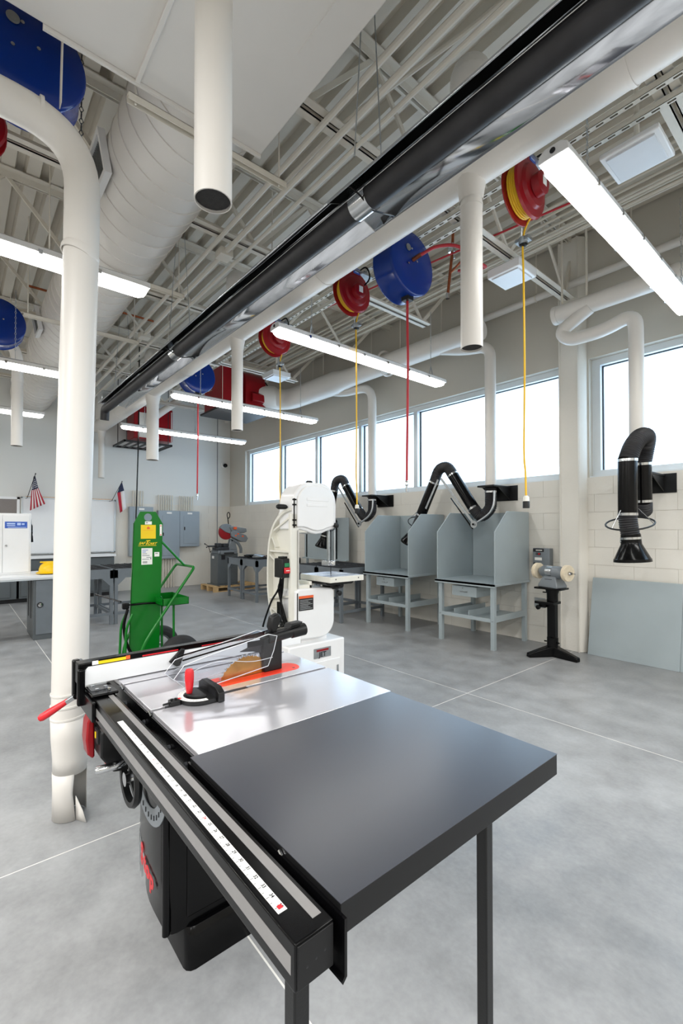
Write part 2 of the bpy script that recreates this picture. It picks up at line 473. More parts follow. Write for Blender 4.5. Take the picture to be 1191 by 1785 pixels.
# sprinkler pipe and small pipes along the window wall
pp = thing('wall_pipe', 'white pipe hung high along the upper window wall, above the fume ducts', 'pipe', (-4, 5.5, 4.3))
MB().cyl((-11.3, 5.5, 4.3), (3, 5.5, 4.3), .042, 12).obj('pipe_run', DUCT, pp)
for x in (-10.2, -7.4, -5.7, -4.2, -2.75, -1.7, 0.2):
    MB().cyl((x, 5.5, 4.3), (x, 5.5, 4.88), .008, 6).lathe([(.045, -.01), (.05, -.01), (.05, .01), (.045, .01)], (x, 5.5, 4.3), DX, 12, True).obj('hanger', STEELW, pp)
for zz, yy in ((4.42, 4.62), (4.42, 4.72)):
    o = MB().cyl((-7.6, yy, zz), (2.2, yy, zz), .014, 8).obj('conduit', STEELW, loc=(-3, yy, zz))
    tag(o, 'white conduit of the lower pair between the bundle and the window wall', 'conduit', 'lower conduit pair')

def slotted_strut(y, z, x0, x1, label):
    t = thing('slotted_strut', label, 'strut', (x0, y, z))
    m = MB().box(x0, y - .0205, z, x1, y - .0185, z + .041).box(x0, y + .0185, z, x1, y + .0205, z + .041)
    m.box(x0, y - .0205, z, x1, y - .008, z + .0025).box(x0, y + .008, z, x1, y + .0205, z + .0025)
    x = x0
    while x < x1 - .06:
        m.box(x, y - .008, z, x + .04, y + .008, z + .0025); x += .085
    m.obj('channel', STEELW, t, smooth=0)
    MB().box(x0, y - .018, z + .03, x1, y + .018, z + .034).obj('shade_strip', DARKIN, t, smooth=0)  # dark strip standing in for the shade inside the hollow channel
slotted_strut(3.20, 4.075, -8.2, 1.0, 'long white slotted strut the cord reels hang from, nearer the duct')
slotted_strut(3.36, 4.075, -6.4, 1.0, 'long white slotted strut farther from the duct, beside the one carrying the reels')

def dome(m, x, y, z, r):
    m.lathe([(r * math.cos(math.radians(q)), r * math.sin(math.radians(q))) for q in range(0, 91, 15)], (x, y, z), UP, 16)
DYD, DZD = 2.42, 3.69
md = thing('exhaust_duct', 'long white round exhaust duct running beside the black radiant heater', 'duct', (-4, DYD, DZD))
MB().cyl((-11.2, DYD, DZD), (2.5, DYD, DZD), .142, 28).obj('duct_run', DUCT, md)
for x in (-9.4, -6.2, -3.1, -0.75, 1.0):
    MB().lathe([(.143, -.012), (.147, -.012), (.147, .012), (.143, .012)], (x, DYD, DZD), DX, 28, True).obj('joint_band', DUCT, md)
for x in (-9.9, -6.9, -3.95, -0.9, 1.2):
    MB().cyl((x, DYD, DZD + .14), (x, DYD, 4.87), .006, 6).obj('hanger_rod', STEELW, md)
for x, r in ((-1.62, .0665), (-4.69, .0635), (-7.59, .093), (-10.96, .064)):
    MB().lathe([(r + .03, .16), (r + .012, .06), (r + .004, 0)], (x, DYD, DZD - .24), UP, 20).obj('takeoff_collar', DUCT, md)
    ms = MB().tube([(x, DYD, DZD + .10), (x, DYD, 4.22)], .125, 20); dome(ms, x, DYD, 4.22, .125); ms.obj('riser', DUCT, md)
    d = MB().lathe([(r, 1.12), (r, 0), (r - .004, 0), (r - .004, .5)], (x, DYD, 2.54), UP, 28)
    dd = d.obj('drop_pipe', DUCT, md)
    MB().lathe([(r - .005, .012), (.0, .012)], (x, DYD, 2.54), UP, 20).obj('pipe_mouth', DARKIN, dd)
    MB().lathe([(r + .001, -.01), (r + .003, -.01), (r + .003, .01), (r + .001, .01)], (x, DYD, 3.42), UP, 28, True).obj('joint_band', DUCT, dd)

def hanging_drop(x, y, zb, zt, r, label, elbow=None):
    t = thing('exhaust_drop', label, 'duct', (x, y, zb))
    pts = [(x, y, zb), (x, y, zt)] if not elbow else [(x, y, zb)] + bend([(x, y, zb + .3), (x, y, zt), (x, y - elbow, zt + .03)], .34, 8)
    p = MB().tube(pts, r, 28, caps=False).obj('pipe', DUCT, t)
    MB().lathe([(r - .004, .0), (r, 0)], (x, y, zb), UP, 28).obj('pipe_edge', DUCT, p)
    MB().lathe([(r - .005, .010), (.0, .010)], (x, y, zb), UP, 20).obj('pipe_mouth', DARKIN, t)
    return t
hanging_drop(-1.48, .67, 2.56, 3.846, .0635, 'wide white open-ended duct hanging from the flat plenum, black mouth facing down')
t = hanging_drop(-7.6, .63, 2.56, 4.02, .068, 'thin white duct that bends over at the top, hanging at the edge of the picture', 1.6)
MB().lathe([(.069, -.02), (.074, -.02), (.074, .02), (.069, .02)], (-7.6, .63, 3.45), UP, 24, True).obj('joint_band', DUCT, t)

# floor sweep duct, the big pipe standing in front on the left
fs = thing('floor_sweep_duct', 'tall white duct from the floor sweep up to a bend near the ceiling', 'duct', (-2.63, .44, 0))
pts = [(-2.63, .445, .50), (-2.63, .452, 1.4), (-2.63, .47, 2.4)] + bend([(-2.63, .48, 2.85), (-2.63, .485, 3.44), (-2.63, -.9, 3.46)], .36, 10)
MB().tube(pts, .081, 32).obj('pipe', DUCT, fs)
for z, a in ((.505, .0), (.565, .01), (.625, .02)):
    MB().lathe([(.081, -.005), (.0855, -.004), (.0855, .004), (.081, .005)], (-2.63, .445, z), (0, -.1 - a, 1), 32, True).obj('clamp_ring', DUCT, fs)
def boot_ring(z, r, cx, cy, a0=-180, a1=180):
    return [(cx + r * math.cos(math.radians(a0 + (a1 - a0) * k / 30)), cy + r * math.sin(math.radians(a0 + (a1 - a0) * k / 30)), z) for k in range(31)]
# the boot: round under the clamps, narrowing and cut open on the right-hand side where the sweep slot is
MB().sheet([boot_ring(.505, .082, -2.63, .445), boot_ring(.40, .080, -2.632, .446), boot_ring(.30, .074, -2.637, .448), boot_ring(.225, .0735, -2.64, .449)]).obj('boot', DUCT, fs, solid=.003)
MB().sheet([boot_ring(.23, .075, -2.64, .449, -285, 5), boot_ring(.14, .074, -2.642, .45, -275, 0), boot_ring(.003, .075, -2.645, .45, -270, 10)]).obj('floor_boot', DUCT, fs, solid=.003)
MB().sheet([[(-2.573, .465, .003), (-2.515, .50, .003)], [(-2.573, .465, .06), (-2.535, .488, .055)], [(-2.572, .464, .12), (-2.565, .468, .11)]]).obj('boot_flap', DUCT, fs, solid=.003)
MB().lathe([(.081, -.02), (.086, -.02), (.09, .0), (.086, .02), (.081, .02)], (-2.63, .475, 2.83), (0, .35, 1), 32, True).obj('joint_flange', DUCT, fs)
for y, w_ in ((.12, .035), (.38, .05)):
    m = MB().bar((-2.61, y, 3.53), (-2.60, y + .02, 4.86), w_, .004, (0, 1, 0)); m.obj('hanger_strap', STEELW, fs, smooth=0)
for yy in (.30, .02, -.25):
    MB().lathe([(.081, -.008), (.084, -.008), (.084, .008), (.081, .008)], (-2.63, yy, 3.445), DY, 28, True).obj('joint_band', DUCT, fs)

# flat plenum and the big round supply duct
pl = thing('supply_plenum', 'broad flat white duct box overhead with a joint seam, at the top of the picture', 'duct', (-1, .1, 3.85))
MB().box(-2.57, -1.6, 3.85, 3.0, .725, 4.55).obj('duct_box', DUCT, pl, bev=.006)
MB().box(-2.57, .735, 3.85, 3.0, 1.49, 4.55).obj('duct_box', DUCT, pl, bev=.006)
MB().box(-2.58, .718, 3.835, 3.0, .742, 3.852).obj('joint_seam', DUCT, pl, bev=.004)
MB().box(-1.9, 1.31, 3.8475, 3.0, 1.314, 3.85).obj('panel_crease', DUCT, pl, smooth=0)
MB().box(-2.585, .30, 3.83, -2.57, 1.49, 4.56).obj('end_flange', DUCT, pl, smooth=0)
def trapeze(x, y0, y1, z, label):
    t = thing('trapeze_hanger', label, 'hanger', (x, (y0 + y1) / 2, z))
    MB().box(x - .02, y0, z, x - .016, y1, z + .041).box(x + .016, y0, z, x + .02, y1, z + .041).box(x - .02, y0, z + .038, x + .02, y1, z + .041).obj('strut', STEELW, t, smooth=0)
    for y in (y0 + .04, y1 - .05):
        MB().cyl((x, y, z), (x, y, 4.88), .006, 6).obj('threaded_rod', STEELW, t)
trapeze(-2.64, .70, 1.72, 3.775, 'white strut hanger under the flat plenum end')
trapeze(-1.16, -1.72, 1.72, 3.79, 'white strut hanger under the plenum nearest the top edge')
trapeze(-4.55, .55, 1.75, 3.76, 'white strut hanger under the round duct, above the first shop light on the left')
trapeze(-6.05, .55, 1.75, 3.76, 'white strut hanger under the round duct, farther along toward the back wall')
trapeze(-8.2, .55, 1.7, 3.76, 'white strut hanger under the round duct, last before the back wall')
rd = thing('supply_duct', 'very large white round supply duct with many seam rings, from plenum to back wall', 'duct', (-5, 1.18, 4.18))
cr, cy, cz = .37, 1.18, 4.20
MB().cyl((-2.59, cy, cz), (-11.3, cy, cz), cr, 48).obj('duct_shell', DUCT, rd)
x = -2.72
for k in range(44):
    MB().lathe([(cr, -.004), (cr + .007, -.002), (cr + .007, .002), (cr, .004)], (x, cy, cz), DX, 40).obj('seam_ring', DUCT, rd)
    x -= .185
for xx, lab in ((-3.72, 'white framed grey air grille on the side of the round duct near the bent pipe'), (-7.1, 'white framed air grille on the round duct, farther along')):
    g = thing('air_grille', lab, 'vent', (xx, .8, 4.05))
    R = Matrix.Rotation(math.radians(-22), 3, 'X')
    def P(u, v, d):   # u along the duct, v up its side, d outward
        q = math.radians(190); c = Vector((0, math.cos(q), math.sin(q))); tn = Vector((0, -math.sin(q), math.cos(q)))
        return Vector((xx, cy, cz)) + Vector((u, 0, 0)) + tn * v + c * (cr + d)
    def slab(u0, u1, v0, v1, d0, d1):
        return [P(u0, v0, d0), P(u1, v0, d0), P(u1, v1, d0), P(u0, v1, d0)], P(u0, v0, d1) - P(u0, v0, d0)
    for a in ((-.17, .17, -.15, -.12, .002, .05), (-.17, .17, .12, .15, .002, .05), (-.17, -.14, -.12, .12, .002, .05), (.14, .17, -.12, .12, .002, .05)):
        q = slab(*a); MB().prism(q[0], q[1]).obj('frame', WHITE, g, smooth=0)
    q = slab(-.14, .14, -.12, .12, 0, .012); MB().prism(q[0], q[1]).obj('screen', GREYM, g, smooth=0)
    for k in range(12):
        u = -.13 + k * .0235; q = slab(u, u + .006, -.12, .12, .012, .03); MB().prism(q[0], q[1]).obj('louver', GALV, g, smooth=0)

# radiant tube heater
HY, HZ = 1.64, 3.13
ht = thing('radiant_tube_heater', 'long black radiant tube heater with polished reflector, slung across the ceiling', 'heater', (-3, HY, HZ))
prof = [(-.175, .006), (-.172, -.008), (-.166, 0), (-.088, .034), (-.075, .10), (-.03, .145), (.03, .145), (.05, .10), (.058, .030), (.166, 0), (.172, -.008), (.175, .006)]
for a, b in ((-6.85, -4.45), (-4.45, -1.85), (-1.85, .55), (.55, 2.6)):
    MB().sheet([[(a + .002, HY + y, HZ + z) for y, z in prof], [(b - .002, HY + y, HZ + z) for y, z in prof]]).obj('reflector', MIRROR, ht, solid=.002, smooth=20)
TY, TZ = 1.608, HZ - .004
MB().cyl((-6.9, TY, TZ), (2.6, TY, TZ), .060, 24).obj('radiant_tube', BLKT, ht)
for x in (-4.35, -1.72):
    c = MB().lathe([(.0605, -.06), (.065, -.06), (.065, .06), (.0605, .06)], (x, TY, TZ), DX, 24, True).obj('coupling', CHROME, ht)
    MB().tube(bend([(x + .03, HY - .17, HZ), (x + .05, HY - .10, HZ - .03), (x + .05, TY, HZ - .07), (x + .05, HY + .05, HZ - .05), (x + .03, HY + .17, HZ)], .03), .0045, 8).obj('wire_bracket', BLK, ht)
    MB().tube([(x - .05, HY + .165, HZ - .005), (x - .02, HY + .04, HZ + .06), (x + .02, HY + .165, HZ - .005)], .004, 8).obj('wire_bracket', BLK, ht)
    MB().tube([(x, HY - .1, HZ + .2), (x, HY, 4.85), (x, HY + .1, HZ + .2)], .004, 6).obj('hanger_wire', GALV, ht)
for x in (-6.3, .3):
    MB().tube([(x, HY - .1, HZ + .2), (x, HY, 4.85), (x, HY + .1, HZ + .2)], .004, 6).obj('hanger_wire', GALV, ht)
MB().tube(bend([(-6.88, TY, TZ), (-7.1, TY, TZ), (-7.12, TY, TZ - .15)], .1), .058, 20).obj('tube_end', BLKT, ht)
MB().box(-7.1, HY - .13, HZ + .06, -6.86, HY + .13, HZ + .2).obj('end_cap', GALV, ht, bev=.01)
MB().cyl((-6.8, TY - .064, TZ + .012), (2.6, TY - .064, TZ + .012), .003, 6).obj('reflector_rib', CHROME, ht)

# shop lights
def shop_light(x, y0, y1, z, label, chains):
    t = thing('shop_light', label, 'light fixture', (x, (y0 + y1) / 2, z))
    h = MB().prism([(x - .078, y0, z + .045), (x + .078, y0, z + .045), (x + .07, y0, z + .085), (x + .04, y0, z + .105), (x - .04, y0, z + .105), (x - .07, y0, z + .085)], (0, y1 - y0, 0)).obj('housing', WHITE, t, bev=.004)
    a, b = y0 + .02, y1 - .02
    cs = [(-.072, .046), (-.07, .02), (-.055, .004), (0, 0), (.055, .004), (.07, .02), (.072, .046)]
    def ring(y, k=1.0, dz=0): return [(x + u * k, y, z + v + dz) for u, v in cs]
    m = MB().sheet([ring(a + .0, .78, .012), ring(a + .04), ring(b - .04), ring(b, .78, .012)])
    m.add(ring(a, .78, .012), [tuple(range(7))]); m.add(ring(b, .78, .012), [tuple(range(7))])
    m.obj('lens', LENS, t, smooth=50)
    k = 0; n_ = int((y1 - y0) / .35)
    for i in range(1, n_):
        for s in (-1, 1):
            y = y0 + i * (y1 - y0) / n_
            MB().box(x + s * .078 - .006, y - .012, z + .03, x + s * .078 + .006, y + .012, z + .06).obj('latch', CHROME, h, smooth=0)
    MB().lathe([(.014, 0), (.014, .004), (0, .004)], (x + .0, y0 - .001, z + .075), (0, -1, 0), 12).obj('knockout_plug', LBLK, h)
    for y in chains:
        MB().bar((x - .03, y, z + .10), (x, y, z + .22), .012, .002, DY).bar((x + .03, y, z + .10), (x, y, z + .22), .012, .002, DY).obj('hanger_bracket', GALV, t, smooth=0)
        m = MB(); zz = z + .21; i = 0
        while zz < 4.12:
            d = Vector((.008, 0, 0)) if i % 2 else Vector((0, .008, 0))
            c = Vector((x, y, zz + .016))
            m.tube([c + Vector((0, 0, -.02)) , c + d, c + Vector((0, 0, .02)), c - d], .0024, 4, closed=True); zz += .03; i += 1
        ch = m.obj('chain', GALV, t, smooth=0); ch['kind'] = 'stuff'
    return t
k_ = 1.80
Z_ = 1.43 + k_
shop_light(-1.035, 2.245, 4.72, Z_, 'large bright shop light nearest the camera, above the folded fume arm', (2.66, 4.5))
shop_light(-3.605, 2.235, 4.72, Z_, 'long bright shop light hung over the welding booths, crossed by a red hose', (2.66, 4.5))
shop_light(-6.27, 2.245, 4.72, Z_, 'long bright shop light in front of the red dust collector', (2.66, 4.4))
shop_light(-8.79, 2.25, 4.72, Z_, 'long bright shop light below the red unit heater by the back wall', (2.66, 3.62))
shop_light(-3.68, -1.36, 1.13, Z_, 'long bright shop light behind the tall bent white duct, under the round duct', (-1.1, .72))
shop_light(-6.30, -1.36, 1.12, Z_, 'long bright shop light crossed by the thin hanging duct', (-1.1, .5))
shop_light(-8.80, -1.36, 1.09, Z_, 'long bright shop light farthest on the left, near the back wall', (-1.1, .4))

# ------------------------------------------------------------------ ducts and fume arms along the window wall
wd = thing('wall_duct', 'white round duct along the window wall from the red dust collector to the welding booths', 'duct', (-6, 5.1, 4.02))
path = bend([(-8.1, 4.70, 4.08), (-7.75, 5.12, 4.03), (-6.2, 5.14, 4.02), (-3.30, 5.14, 4.0)], .45, 6)
MB().tube(path, [.25, .25] + [.2] * (len(path) - 6) + [.17, .16, .15, .135], 24).obj('duct_run', DUCT, wd)
for xx, xt in ((-5.54, -6.5), (-3.31, -3.95)):
    MB().tube(bend([(xt, 5.16, 3.93), (xt + .35, 5.24, 3.84), (xx, 5.36, 3.84), (xx, 5.36, 1.99)], .26, 8), .071, 20).obj('down_pipe', DUCT, wd)
for x in (-6.9, -5.0):
    MB().lathe([(.17, -.01), (.20, -.01), (.20, .01), (.17, .01)], (x, 5.14, 4.02), DX, 24, True).obj('joint_band', DUCT, wd)
    MB().cyl((x + .3, 5.14, 4.15), (x + .3, 5.14, 4.88), .006, 6).obj('hanger_rod', STEELW, wd)
w2 = thing('wall_duct', 'white capped duct over the column with an S-bend down to the folded fume arm', 'duct', (-1.6, 5.15, 3.84))
MB().cyl((-2.36, 5.15, 3.83), (2.6, 5.15, 3.83), .093, 24).obj('duct_run', DUCT, w2)
MB().lathe([(0, -.012), (.098, -.012), (.102, 0), (.098, .04), (.094, .04)], (-2.36, 5.15, 3.83), DX, 24).obj('end_cap', DUCT, w2)
MB().tube(bend([(-1.98, 5.13, 3.78), (-2.30, 5.13, 3.62), (-2.20, 5.13, 3.50), (-1.86, 5.16, 3.50), (-1.575, 5.19, 3.60), (-1.575, 5.2, 3.30), (-1.575, 5.2, 2.0)], .16, 7), .068, 20).obj('down_pipe', DUCT, w2)
for x in (-2.28, -2.02, -.9, .3): MB().cyl((x, 5.15, 3.92), (x, 5.15, 4.88), .012, 8).obj('hanger_rod', STEELW, w2)

def flex(pts, r, n=5):
    P = spline(pts, n); L = sum((b - a).length for a, b in zip(P, P[1:])); k = max(8, int(L / .0095)); out = []
    acc = [0]
    for a, b in zip(P, P[1:]): acc.append(acc[-1] + (b - a).length)
    j = 0
    for i in range(k + 1):
        d = acc[-1] * i / k
        while j < len(acc) - 2 and acc[j + 1] < d: j += 1
        t = (d - acc[j]) / max(1e-6, acc[j + 1] - acc[j]); out.append(P[j].lerp(P[j + 1], min(1, t)))
    return MB().tube(out, [r * (1.0 if i % 2 else .92) for i in range(len(out))], 20)
def ringat(p, d, r, w=.012):
    return MB().lathe([(r - .002, -w), (r + .004, -w), (r + .004, w), (r - .002, w)], p, Vector(d), 24, True)
def fume_arm(label, base, u, a, b, top, c, d, e, hood, r, haxis, gr=1.9):
    t = thing('fume_extraction_arm', label, 'fume arm', base)
    x, y, z = base
    m = MB().box(x - .12, y - .13, z - .012, x + .12, WY - .002, z + .012)
    m.obj('bracket_plate', BLKM, t, bev=.004)
    for s in (-.115, .107): MB().prism([(x + s, WY - .004, z - .012), (x + s, WY - .004, z - .17), (x + s, y - .02, z - .012)], (.008, 0, 0)).obj('bracket_gusset', BLKM, t, smooth=0)
    MB().box(x - .16, WY - .012, z - .18, x + .22, WY - .001, z + .02).obj('wall_plate', BLKM, t, bev=.002)
    V = lambda p: Vector(p)
    flex([(x, y, z - .01), (x, y, z - .16)] + u + [a], r * 1.03).obj('flex_elbow', BLKT, t)
    MB().cyl(a, b, r, 24).obj('tube', BLK, t)
    flex([b] + top + [c], r * 1.03).obj('flex_elbow', BLKT, t)
    MB().cyl(c, d, r, 24).obj('tube', BLK, t)
    flex([d] + e + [hood], r * 1.0).obj('flex_neck', BLKT, t)
    for p, q in ((a, b), (b, a), (c, d), (d, c)): ringat(p, V(q) - V(p), r).obj('hose_clamp', CHROME, t)
    ringat((x, y, z - .07), UP, r * 1.03).obj('hose_clamp', CHROME, t)
    A = V(haxis).normalized(); H = V(hood)
    h = MB().lathe([(r * 1.02, -.02), (r * 1.06, .05), (r * 1.08, .07), (r * 1.85, .20), (r * 1.92, .205), (r * 1.95, .23), (r * 1.86, .232), (r * 1.75, .2), (r * .95, .07)], H, A, 28).obj('hood', BLK, t)
    ringat(H + A * .015, A, r * 1.04, .01).obj('hose_clamp', CHROME, h)
    # guide ring around the neck
    q = A.cross(Vector((0, 0, 1)) if abs(A.z) < .9 else Vector((0, 1, 0))).normalized(); q2 = A.cross(q)
    tl = lambda o: A * (.3 * o.dot(Vector((.3, -.95, 0))))
    N = H - A * .12
    rp = [(q * math.cos(k * PI / 12) + q2 * math.sin(k * PI / 12)) * r * gr for k in range(24)]
    MB().tube([N + o + tl(o) for o in rp], .008, 8, closed=True).obj('guide_ring', BLKM, t)
    for k in (0, 8, 16):
        o = q * math.cos(k * PI / 12) + q2 * math.sin(k * PI / 12)
        MB().cyl(N + o * r * gr + tl(o * r * gr), N - A * .13 + o * r, .004, 6).obj('ring_stay', CHROME, t)
    for k in (5, 7, 9):
        o = q * math.cos(k * PI / 6) + q2 * math.sin(k * PI / 6)
        MB().lathe([(.012, 0), (.012, .006), (0, .008)], H + A * (.04) + o * r * 1.04, o, 10).obj('knob', CHROME, h)
    return t
def side_links(t, a, b, pivot, off):     # bright link bars beside the lower tube
    a, b, p = Vector(a), Vector(b), Vector(pivot); o = Vector(off)
    MB().bar(p + o, b + o, .008, .035, (0, 0, 1)).obj('link_bar', GALV, t, bev=.002)
    MB().bar(p + o + Vector((-.02, 0, -.06)), a.lerp(b, .42) + o + Vector((-.09, 0, -.03)), .012, .014, (0, 0, 1)).obj('gas_spring', BLK, t)
    MB().lathe([(.05, 0), (.05, .01), (.022, .01), (.022, .022), (0, .022)], p + o, (0, -1, 0), 18).obj('pivot_plate', GALV, t)
    MB().lathe([(.014, .02), (.014, .03), (0, .03)], p + o, (0, -1, 0), 12).obj('pivot_bolt', BLK, t)
# arm over the nearer booth
t = fume_arm('black fume arm over the booth by the grinder, bent in a high peak', (-3.31, 5.36, 1.985),
             [(-3.31, 5.34, 1.70), (-3.40, 5.28, 1.60)], (-3.50, 5.26, 1.70), (-3.82, 5.25, 2.17), [(-3.92, 5.25, 2.29), (-4.06, 5.25, 2.27)], (-4.15, 5.25, 2.10), (-4.39, 5.25, 1.64),
             [(-4.45, 5.25, 1.52)], (-4.51, 5.25, 1.42), .075, (-.45, 0, -.9))
side_links(t, (-3.52, 5.25, 1.70), (-3.96, 5.25, 2.13), (-3.43, 5.25, 1.49), (0, -.09, 0))
MB().tube(bend([(-3.2, 5.27, 1.92), (-3.2, 5.25, 1.66), (-3.43, 5.16, 1.49)], .18), .016, 10).obj('support_arm', GALV, t)
MB().bar((-4.02, 5.17, 2.12), (-4.24, 5.17, 1.72), .008, .03, UP).obj('link_bar', GALV, t, bev=.002)
t = fume_arm('black fume arm behind the bandsaw, bent over the farther booth', (-5.54, 5.36, 1.985),
             [(-5.54, 5.34, 1.70), (-5.63, 5.28, 1.62)], (-5.75, 5.26, 1.74), (-6.08, 5.25, 2.17), [(-6.18, 5.25, 2.31), (-6.36, 5.25, 2.29)], (-6.42, 5.25, 2.12), (-6.55, 5.2, 1.52),
             [(-6.56, 5.18, 1.40)], (-6.57, 5.16, 1.32), .073, (-.22, -.1, -1))
side_links(t, (-5.75, 5.25, 1.74), (-6.19, 5.25, 2.16), (-5.64, 5.25, 1.52), (0, -.09, 0))
MB().tube(bend([(-5.43, 5.27, 1.92), (-5.43, 5.25, 1.68), (-5.64, 5.16, 1.52)], .18), .016, 10).obj('support_arm', GALV, t)
t = fume_arm('black fume arm folded double by the leaning steel sheet, hood hanging down', (-1.575, 5.25, 1.985),
             [(-1.55, 5.24, 1.74), (-1.525, 5.19, 1.61)], (-1.505, 5.12, 1.70), (-1.50, 5.09, 2.06), [(-1.47, 5.075, 2.20), (-1.44, 5.0, 2.30), (-1.45, 4.87, 2.285), (-1.48, 4.77, 2.19)], (-1.506, 4.715, 2.06), (-1.51, 4.72, 1.565),
             [(-1.505, 4.72, 1.48)], (-1.49, 4.73, 1.36), .079, (.05, .03, -1), 2.45)

# ------------------------------------------------------------------ square box lights and reels under the joists
def box_light(x, y, z, s, label, stem, hh=.085):
    t = thing('box_light', label, 'light fixture', (x, y, z))
    h = s / 2
    MB().box(x - h, y - h, z, x + h, y + h, z + hh).obj('housing', WHITE, t, bev=.008)
    MB().prism([(x - h * .82, y - h * .82, z - .012), (x + h * .82, y - h * .82, z - .012), (x + h * .82, y + h * .82, z - .012), (x - h * .82, y + h * .82, z - .012)], (0, 0, .014)).obj('lens', LENSW, t, bev=.004)
    MB().cyl((x, y, z + hh - .005), (x, y, stem), .016, 10).obj('stem', STEELW, t)
box_light(-2.36, 4.22, 3.93, .34, 'square white box light below the joist end, left of the yellow cord', 4.13)
box_light(-1.02, 3.415, 3.875, .34, 'square white box light hung on a stem, largest, right of the first shop light', 4.88, .035)
box_light(-6.48, 4.06, 3.93, .34, 'small square white box light near the red dust collector', 4.88)

def cord_reel(x, y, z, zend, label, drop=True, dx=-.07, dy=.12):
    t = thing('cord_reel', label, 'cord reel', (x, y, z))
    R = .205
    MB().lathe([(0, -.062), (R * .6, -.062), (R, -.055), (R + .004, -.05), (R, -.045), (.12, -.04)], (x, y, z), DX, 36).obj('flange', RED, t)
    MB().lathe([(.12, .035), (R - .01, .035), (R, .04), (R - .012, .055), (R * .72, .062), (R * .66, .085), (R * .45, .10), (0, .10)], (x, y, z), DX, 36).obj('flange', RED, t)
    MB().cyl((x - .05, y, z), (x + .04, y, z), .11, 24).obj('drum', RED, t)
    m = MB()
    for i in range(5):
        for j in range(3):
            m.tube([(x - .032 + i * .015, y + (.125 + j * .02) * math.cos(q * PI / 12), z + (.125 + j * .02) * math.sin(q * PI / 12)) for q in range(24)], .0078, 6, closed=True)
    c = m.obj('wound_cord', YEL, t); c['kind'] = 'stuff'
    MB().lathe([(.075, .10), (.075, .15), (.06, .16), (0, .16)], (x, y - .02, z - .03), DX, 24).obj('hub_cover', RED, t)
    MB().box(x - .075, y - .06, z + .15, x + .06, y + .06, 4.0).obj('mount_bracket', RED, t, bev=.006)
    MB().box(x - .09, y - .075, 3.995, x + .08, y + .21, 4.01).obj('mount_plate', GALV, t, smooth=0)
    MB().box(x - .02, y + .145, 4.01, x + .02, y + .20, 4.0755).obj('strut_clamp', GALV, t, smooth=0)
    MB().box(x + .0605, y - .035, z + .17, x + .0625, y + .045, z + .23).obj('rating_label', LBLUE, t, smooth=0)
    MB().box(x + .0635, y - .02, z + .185, x + .064, y + .03, z + .2).obj('label_print', LLBLUE, t, smooth=0)
    MB().prism([(x + .161, y - .05, z - .06), (x + .161, y, z - .06), (x + .161, y, z + .0), (x + .161, y - .05, z + .0)], (.001, 0, 0)).obj('rating_label', PAPER, t, smooth=0)
    MB().tube(spline([(x + .10, y + .04, z + .02), (x + .16, y + .09, z + .12), (x + .09, y + .1, z + .26), (x - .02, y + .04, 4.0)], 6), .008, 8).obj('power_cord', BLK, t)
    gx, gy, gz = x + dx, y + dy, z - R - .06
    MB().bar((x - .06, y + .08, z - .17), (gx - .02, gy, gz), .006, .03, UP).obj('guide_arm', GALV, t)
    MB().box(gx - .05, gy - .03, gz - .012, gx + .05, gy + .03, gz + .012).lathe([(.03, -.03), (.036, -.005), (.036, .015), (.012, .02)], (gx, gy, gz), UP, 16).obj('guide_head', GALV, t)
    MB().lathe([(.0, -.045), (.024, -.04), (.03, -.012), (.03, 0)], (gx, gy, gz), UP, 16).obj('cord_stop', BLKM, t)
    if drop:
        MB().tube(spline([(x - .0, y + .13, z - .09), (gx, gy, gz + .03), (gx, gy, gz - .3), (gx + .004, gy, (gz + zend) / 2), (gx - .004, gy, zend + .35), (gx + .006, gy, zend + .18), (gx + .01, gy, zend)], 8), .0075, 8).obj('cord', YEL, t)
        k = MB().lathe([(.012, .06), (.02, .05), (.022, .02)], (gx + .01, gy, zend - .05), UP, 16).obj('connector', CREAM, t)
        MB().lathe([(.022, .02), (.024, .015), (.024, -.03), (0, -.03)], (gx + .01, gy, zend - .05), UP, 16).obj('connector_face', BLKM, k)
    return t
cord_reel(-1.60, 3.03, 3.80, 1.66, 'red cord reel nearest the camera, coils of yellow cord showing, behind the first shop light')
cord_reel(-3.42, 3.03, 3.80, 1.67, 'red cord reel left of the big blue reel, cord ending by the middle fume arm')
cord_reel(-4.87, 3.03, 3.80, 1.64, 'red cord reel behind the end of the second shop light, yellow cord over the bandsaw')
cord_reel(-3.50, .02, 3.88, 0, 'red cord reel partly hidden by the big bent duct on the left', False)
cord_reel(-5.62, .0, 3.97, 0, 'small red cord reel at the picture edge above the farther bent duct', False)
